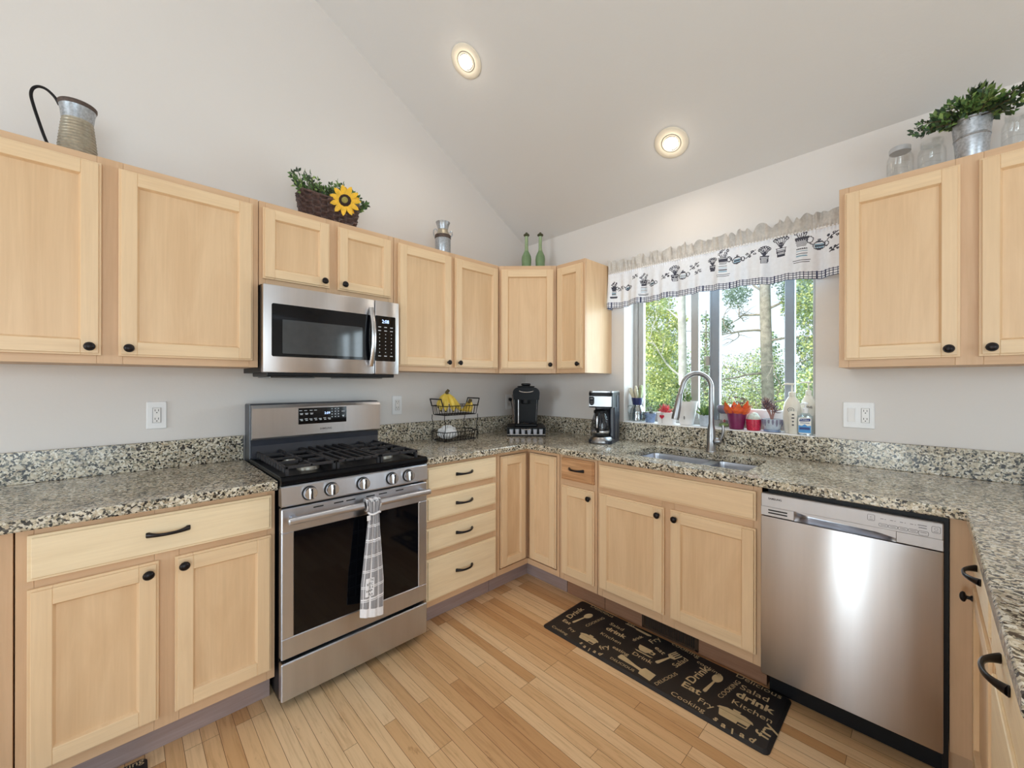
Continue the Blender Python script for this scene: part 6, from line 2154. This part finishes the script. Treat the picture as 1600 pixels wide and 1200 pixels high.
def tree(name, label, x, y, trunk_r, trunk_mat, height, lean, branches, blobs, nleaf, size, mats):
    t = thing(name, label, 'tree', (x, y, -1.2), 0, 'trees outside the window')
    mb = MB()
    mb.tube([(x + lean * q * height + 0.03 * math.sin(q * 9), y, -1.2 + height * q) for q in [k / 12 for k in range(13)]], [trunk_r * (1.15 - 0.55 * k / 12) for k in range(13)], 10)
    mb.build('trunk', trunk_mat, t)
    if branches:
        mb = MB()
        for z, dx, dy, dz, L in branches:
            q = (z + 1.2) / height
            branch(mb, (x + lean * q * height, y, z), (dx, dy, dz), L, trunk_r * .26, 2, 0, 0.8)
        mb.build('branches', trunk_mat, t, norm=False)
    mb = MB()
    crown(mb, blobs, nleaf, size, list(range(len(mats))))
    mb.build('foliage', mats, t, norm=False)
    return t
tree('aspen_tree', 'pale-barked aspen with lime leaves seen through the narrow window pane', -0.335, 3.945, 0.065, 'bark_aspen', 9.0, 0.01,
     [(2.3, -1, .2, .5, 1.1), (1.4, -1, -.1, .5, 1.0), (2.9, .6, .2, .6, .9), (0.9, -1, .3, .7, .8), (3.2, -1, 0, .4, 1.2)],
     [(-0.905, 4.203, 2.677, 0.361), (-1.163, 4.461, 2.075, 0.413), (-0.819, 4.289, 1.903, 0.327), (-0.69, 4.117, 3.279, 0.43), (-0.088, 4.117, 3.623, 0.602), (-1.292, 4.461, 3.107, 0.43), (-0.905, 4.461, 1.301, 0.387), (-0.225, 3.945, 2.849, 0.12), (-0.518, 4.203, 2.333, 0.172)], 17000, 0.042, ['tree_lime', 'tree_lime', 'tree_green'])
tree('pine_tree', 'tall grey pine with crooked bare branches seen through the middle pane', 0.33, 6.2, 0.10, 'bark_pine', 9.0, 0.0,
     [(2.6, -1, .1, .15, 1.3), (2.3, -1, -.3, -.1, 1.2), (3.0, -1, .2, .3, 1.4), (2.1, 1, -.1, .1, .9), (2.7, 1, .2, .3, 1.0), (3.3, .8, -.3, .4, 1.1), (1.5, -1, .2, .0, 1.0), (0.9, 1, .2, .1, .9), (3.3, -1, -.3, .3, 1.2)],
     [(.30, 6.4, 3.55, .40), (-.25, 6.4, 3.1, .28), (.95, 6.3, 2.75, .42), (.72, 6.4, 3.05, .30), (-.5, 6.4, 2.5, .20), (1.0, 6.4, 1.5, .3), (.9, 6.4, 3.3, .35), (.85, 6.3, 2.0, .22), (-.2, 6.5, 4.0, .5), (1.1, 6.4, 3.8, .5), (.7, 6.4, 4.2, .6)], 24000, 0.036, ['tree_blue', 'tree_blue', 'tree_deep'])
tree('birch_tree', 'feathery pale green tree filling the slim pane by the soap bottles', 1.525, 4.298, 0.042, 'bark_pine', 7.0, 0.0,
     [(1.6, -1, .1, .4, .8), (2.2, 1, .1, .5, .8)],
     [(1.357, 4.298, 2.393, 0.378), (1.483, 4.382, 1.805, 0.336), (1.273, 4.298, 3.065, 0.42), (1.399, 4.298, 1.259, 0.336)], 11000, 0.035, ['tree_lime', 'tree_blue', 'tree_green'])
def shrub(label, cx, cy, blobs, n, size, mats):
    t = thing('shrub', label, 'shrub', (cx, cy, -1.2), 0, 'shrubs outside the window')
    mb = MB()
    for k in range(5):
        branch(mb, (cx + rt.uniform(-.2, .2), cy + rt.uniform(-.2, .2), -1.2), (rt.uniform(-.5, .5), rt.uniform(-.3, .3), 1), 2.4, 0.03, 1)
    mb.build('stems', 'bark_pine', t, norm=False)
    mb = MB()
    crown(mb, blobs, n, size, list(range(len(mats))))
    mb.build('foliage', mats, t, norm=False)
shrub('bushy green shrub between the aspen and the pine', -1.673, 12.101, [(-1.894, 12.101, 1.446, 0.884), (-1.452, 12.101, 0.414, 0.884), (-2.336, 12.248, 0.267, 1.031), (-1.304, 12.248, 1.961, 0.515), (-1.746, 12.101, -0.617, 1.179)], 15000, 0.048, ['tree_green', 'tree_lime', 'tree_deep'])
shrub('dark green shrub under the aspen leaves', -2.804, 7.787, [(-2.804, 7.787, 1.299, 0.791), (-2.352, 7.787, 0.508, 0.791), (-3.256, 8.013, 0.508, 0.904), (-2.013, 7.787, 1.412, 0.508), (-2.691, 7.9, 2.203, 0.565), (-2.239, 7.787, -0.283, 0.904)], 16000, 0.048, ['tree_deep', 'tree_green', 'tree_deep'])
shrub('sunlit lime shrub low beside the pine trunk', 0.643, 8.465, [(0.53, 8.465, 0.395, 0.621), (0.925, 8.465, 0.847, 0.565), (0.36, 8.578, 0.96, 0.452), (0.699, 8.465, -0.283, 0.791)], 11000, 0.045, ['tree_lime', 'tree_green', 'tree_lime'])
for k, (x, y) in enumerate([(-8.5, 16), (-5.2, 14), (-5.4, 18.8), (-2.2, 17.2), (0.2, 20.5), (1.5, 14)]):
    lab = ['far conifer at the outer end of the distant tree line', 'far conifer second along the distant tree line behind the aspen', 'far conifer in the distant tree line left of the shrubs', 'far conifer straight behind the bushy green shrub', 'far conifer straight behind the pine trunk', 'far conifer behind the feathery pale tree'][k]
    h = (5.2, 4.6, 5.0, 3.6, 3.4, 4.4)[k]
    t = thing('conifer_tree', lab, 'tree', (x, y, -1.2), 0, 'distant tree line')
    mb = MB(); mb.tube([(x, y, -1.2), (x, y, h * .5), (x, y, h)], [.14, .09, .02], 6)
    mb.build('trunk', 'bark_pine', t)
    mb = MB()
    crown(mb, [(x + rt.uniform(-.2, .2), y, -0.6 + (h + .4) * q, 1.35 * (1.05 - q * .85)) for q in (0, .2, .4, .6, .8, .95)], 6000, 0.10, [0, 1, 2])
    mb.build('foliage', ['tree_green', 'tree_blue', 'tree_deep'], t, norm=False)
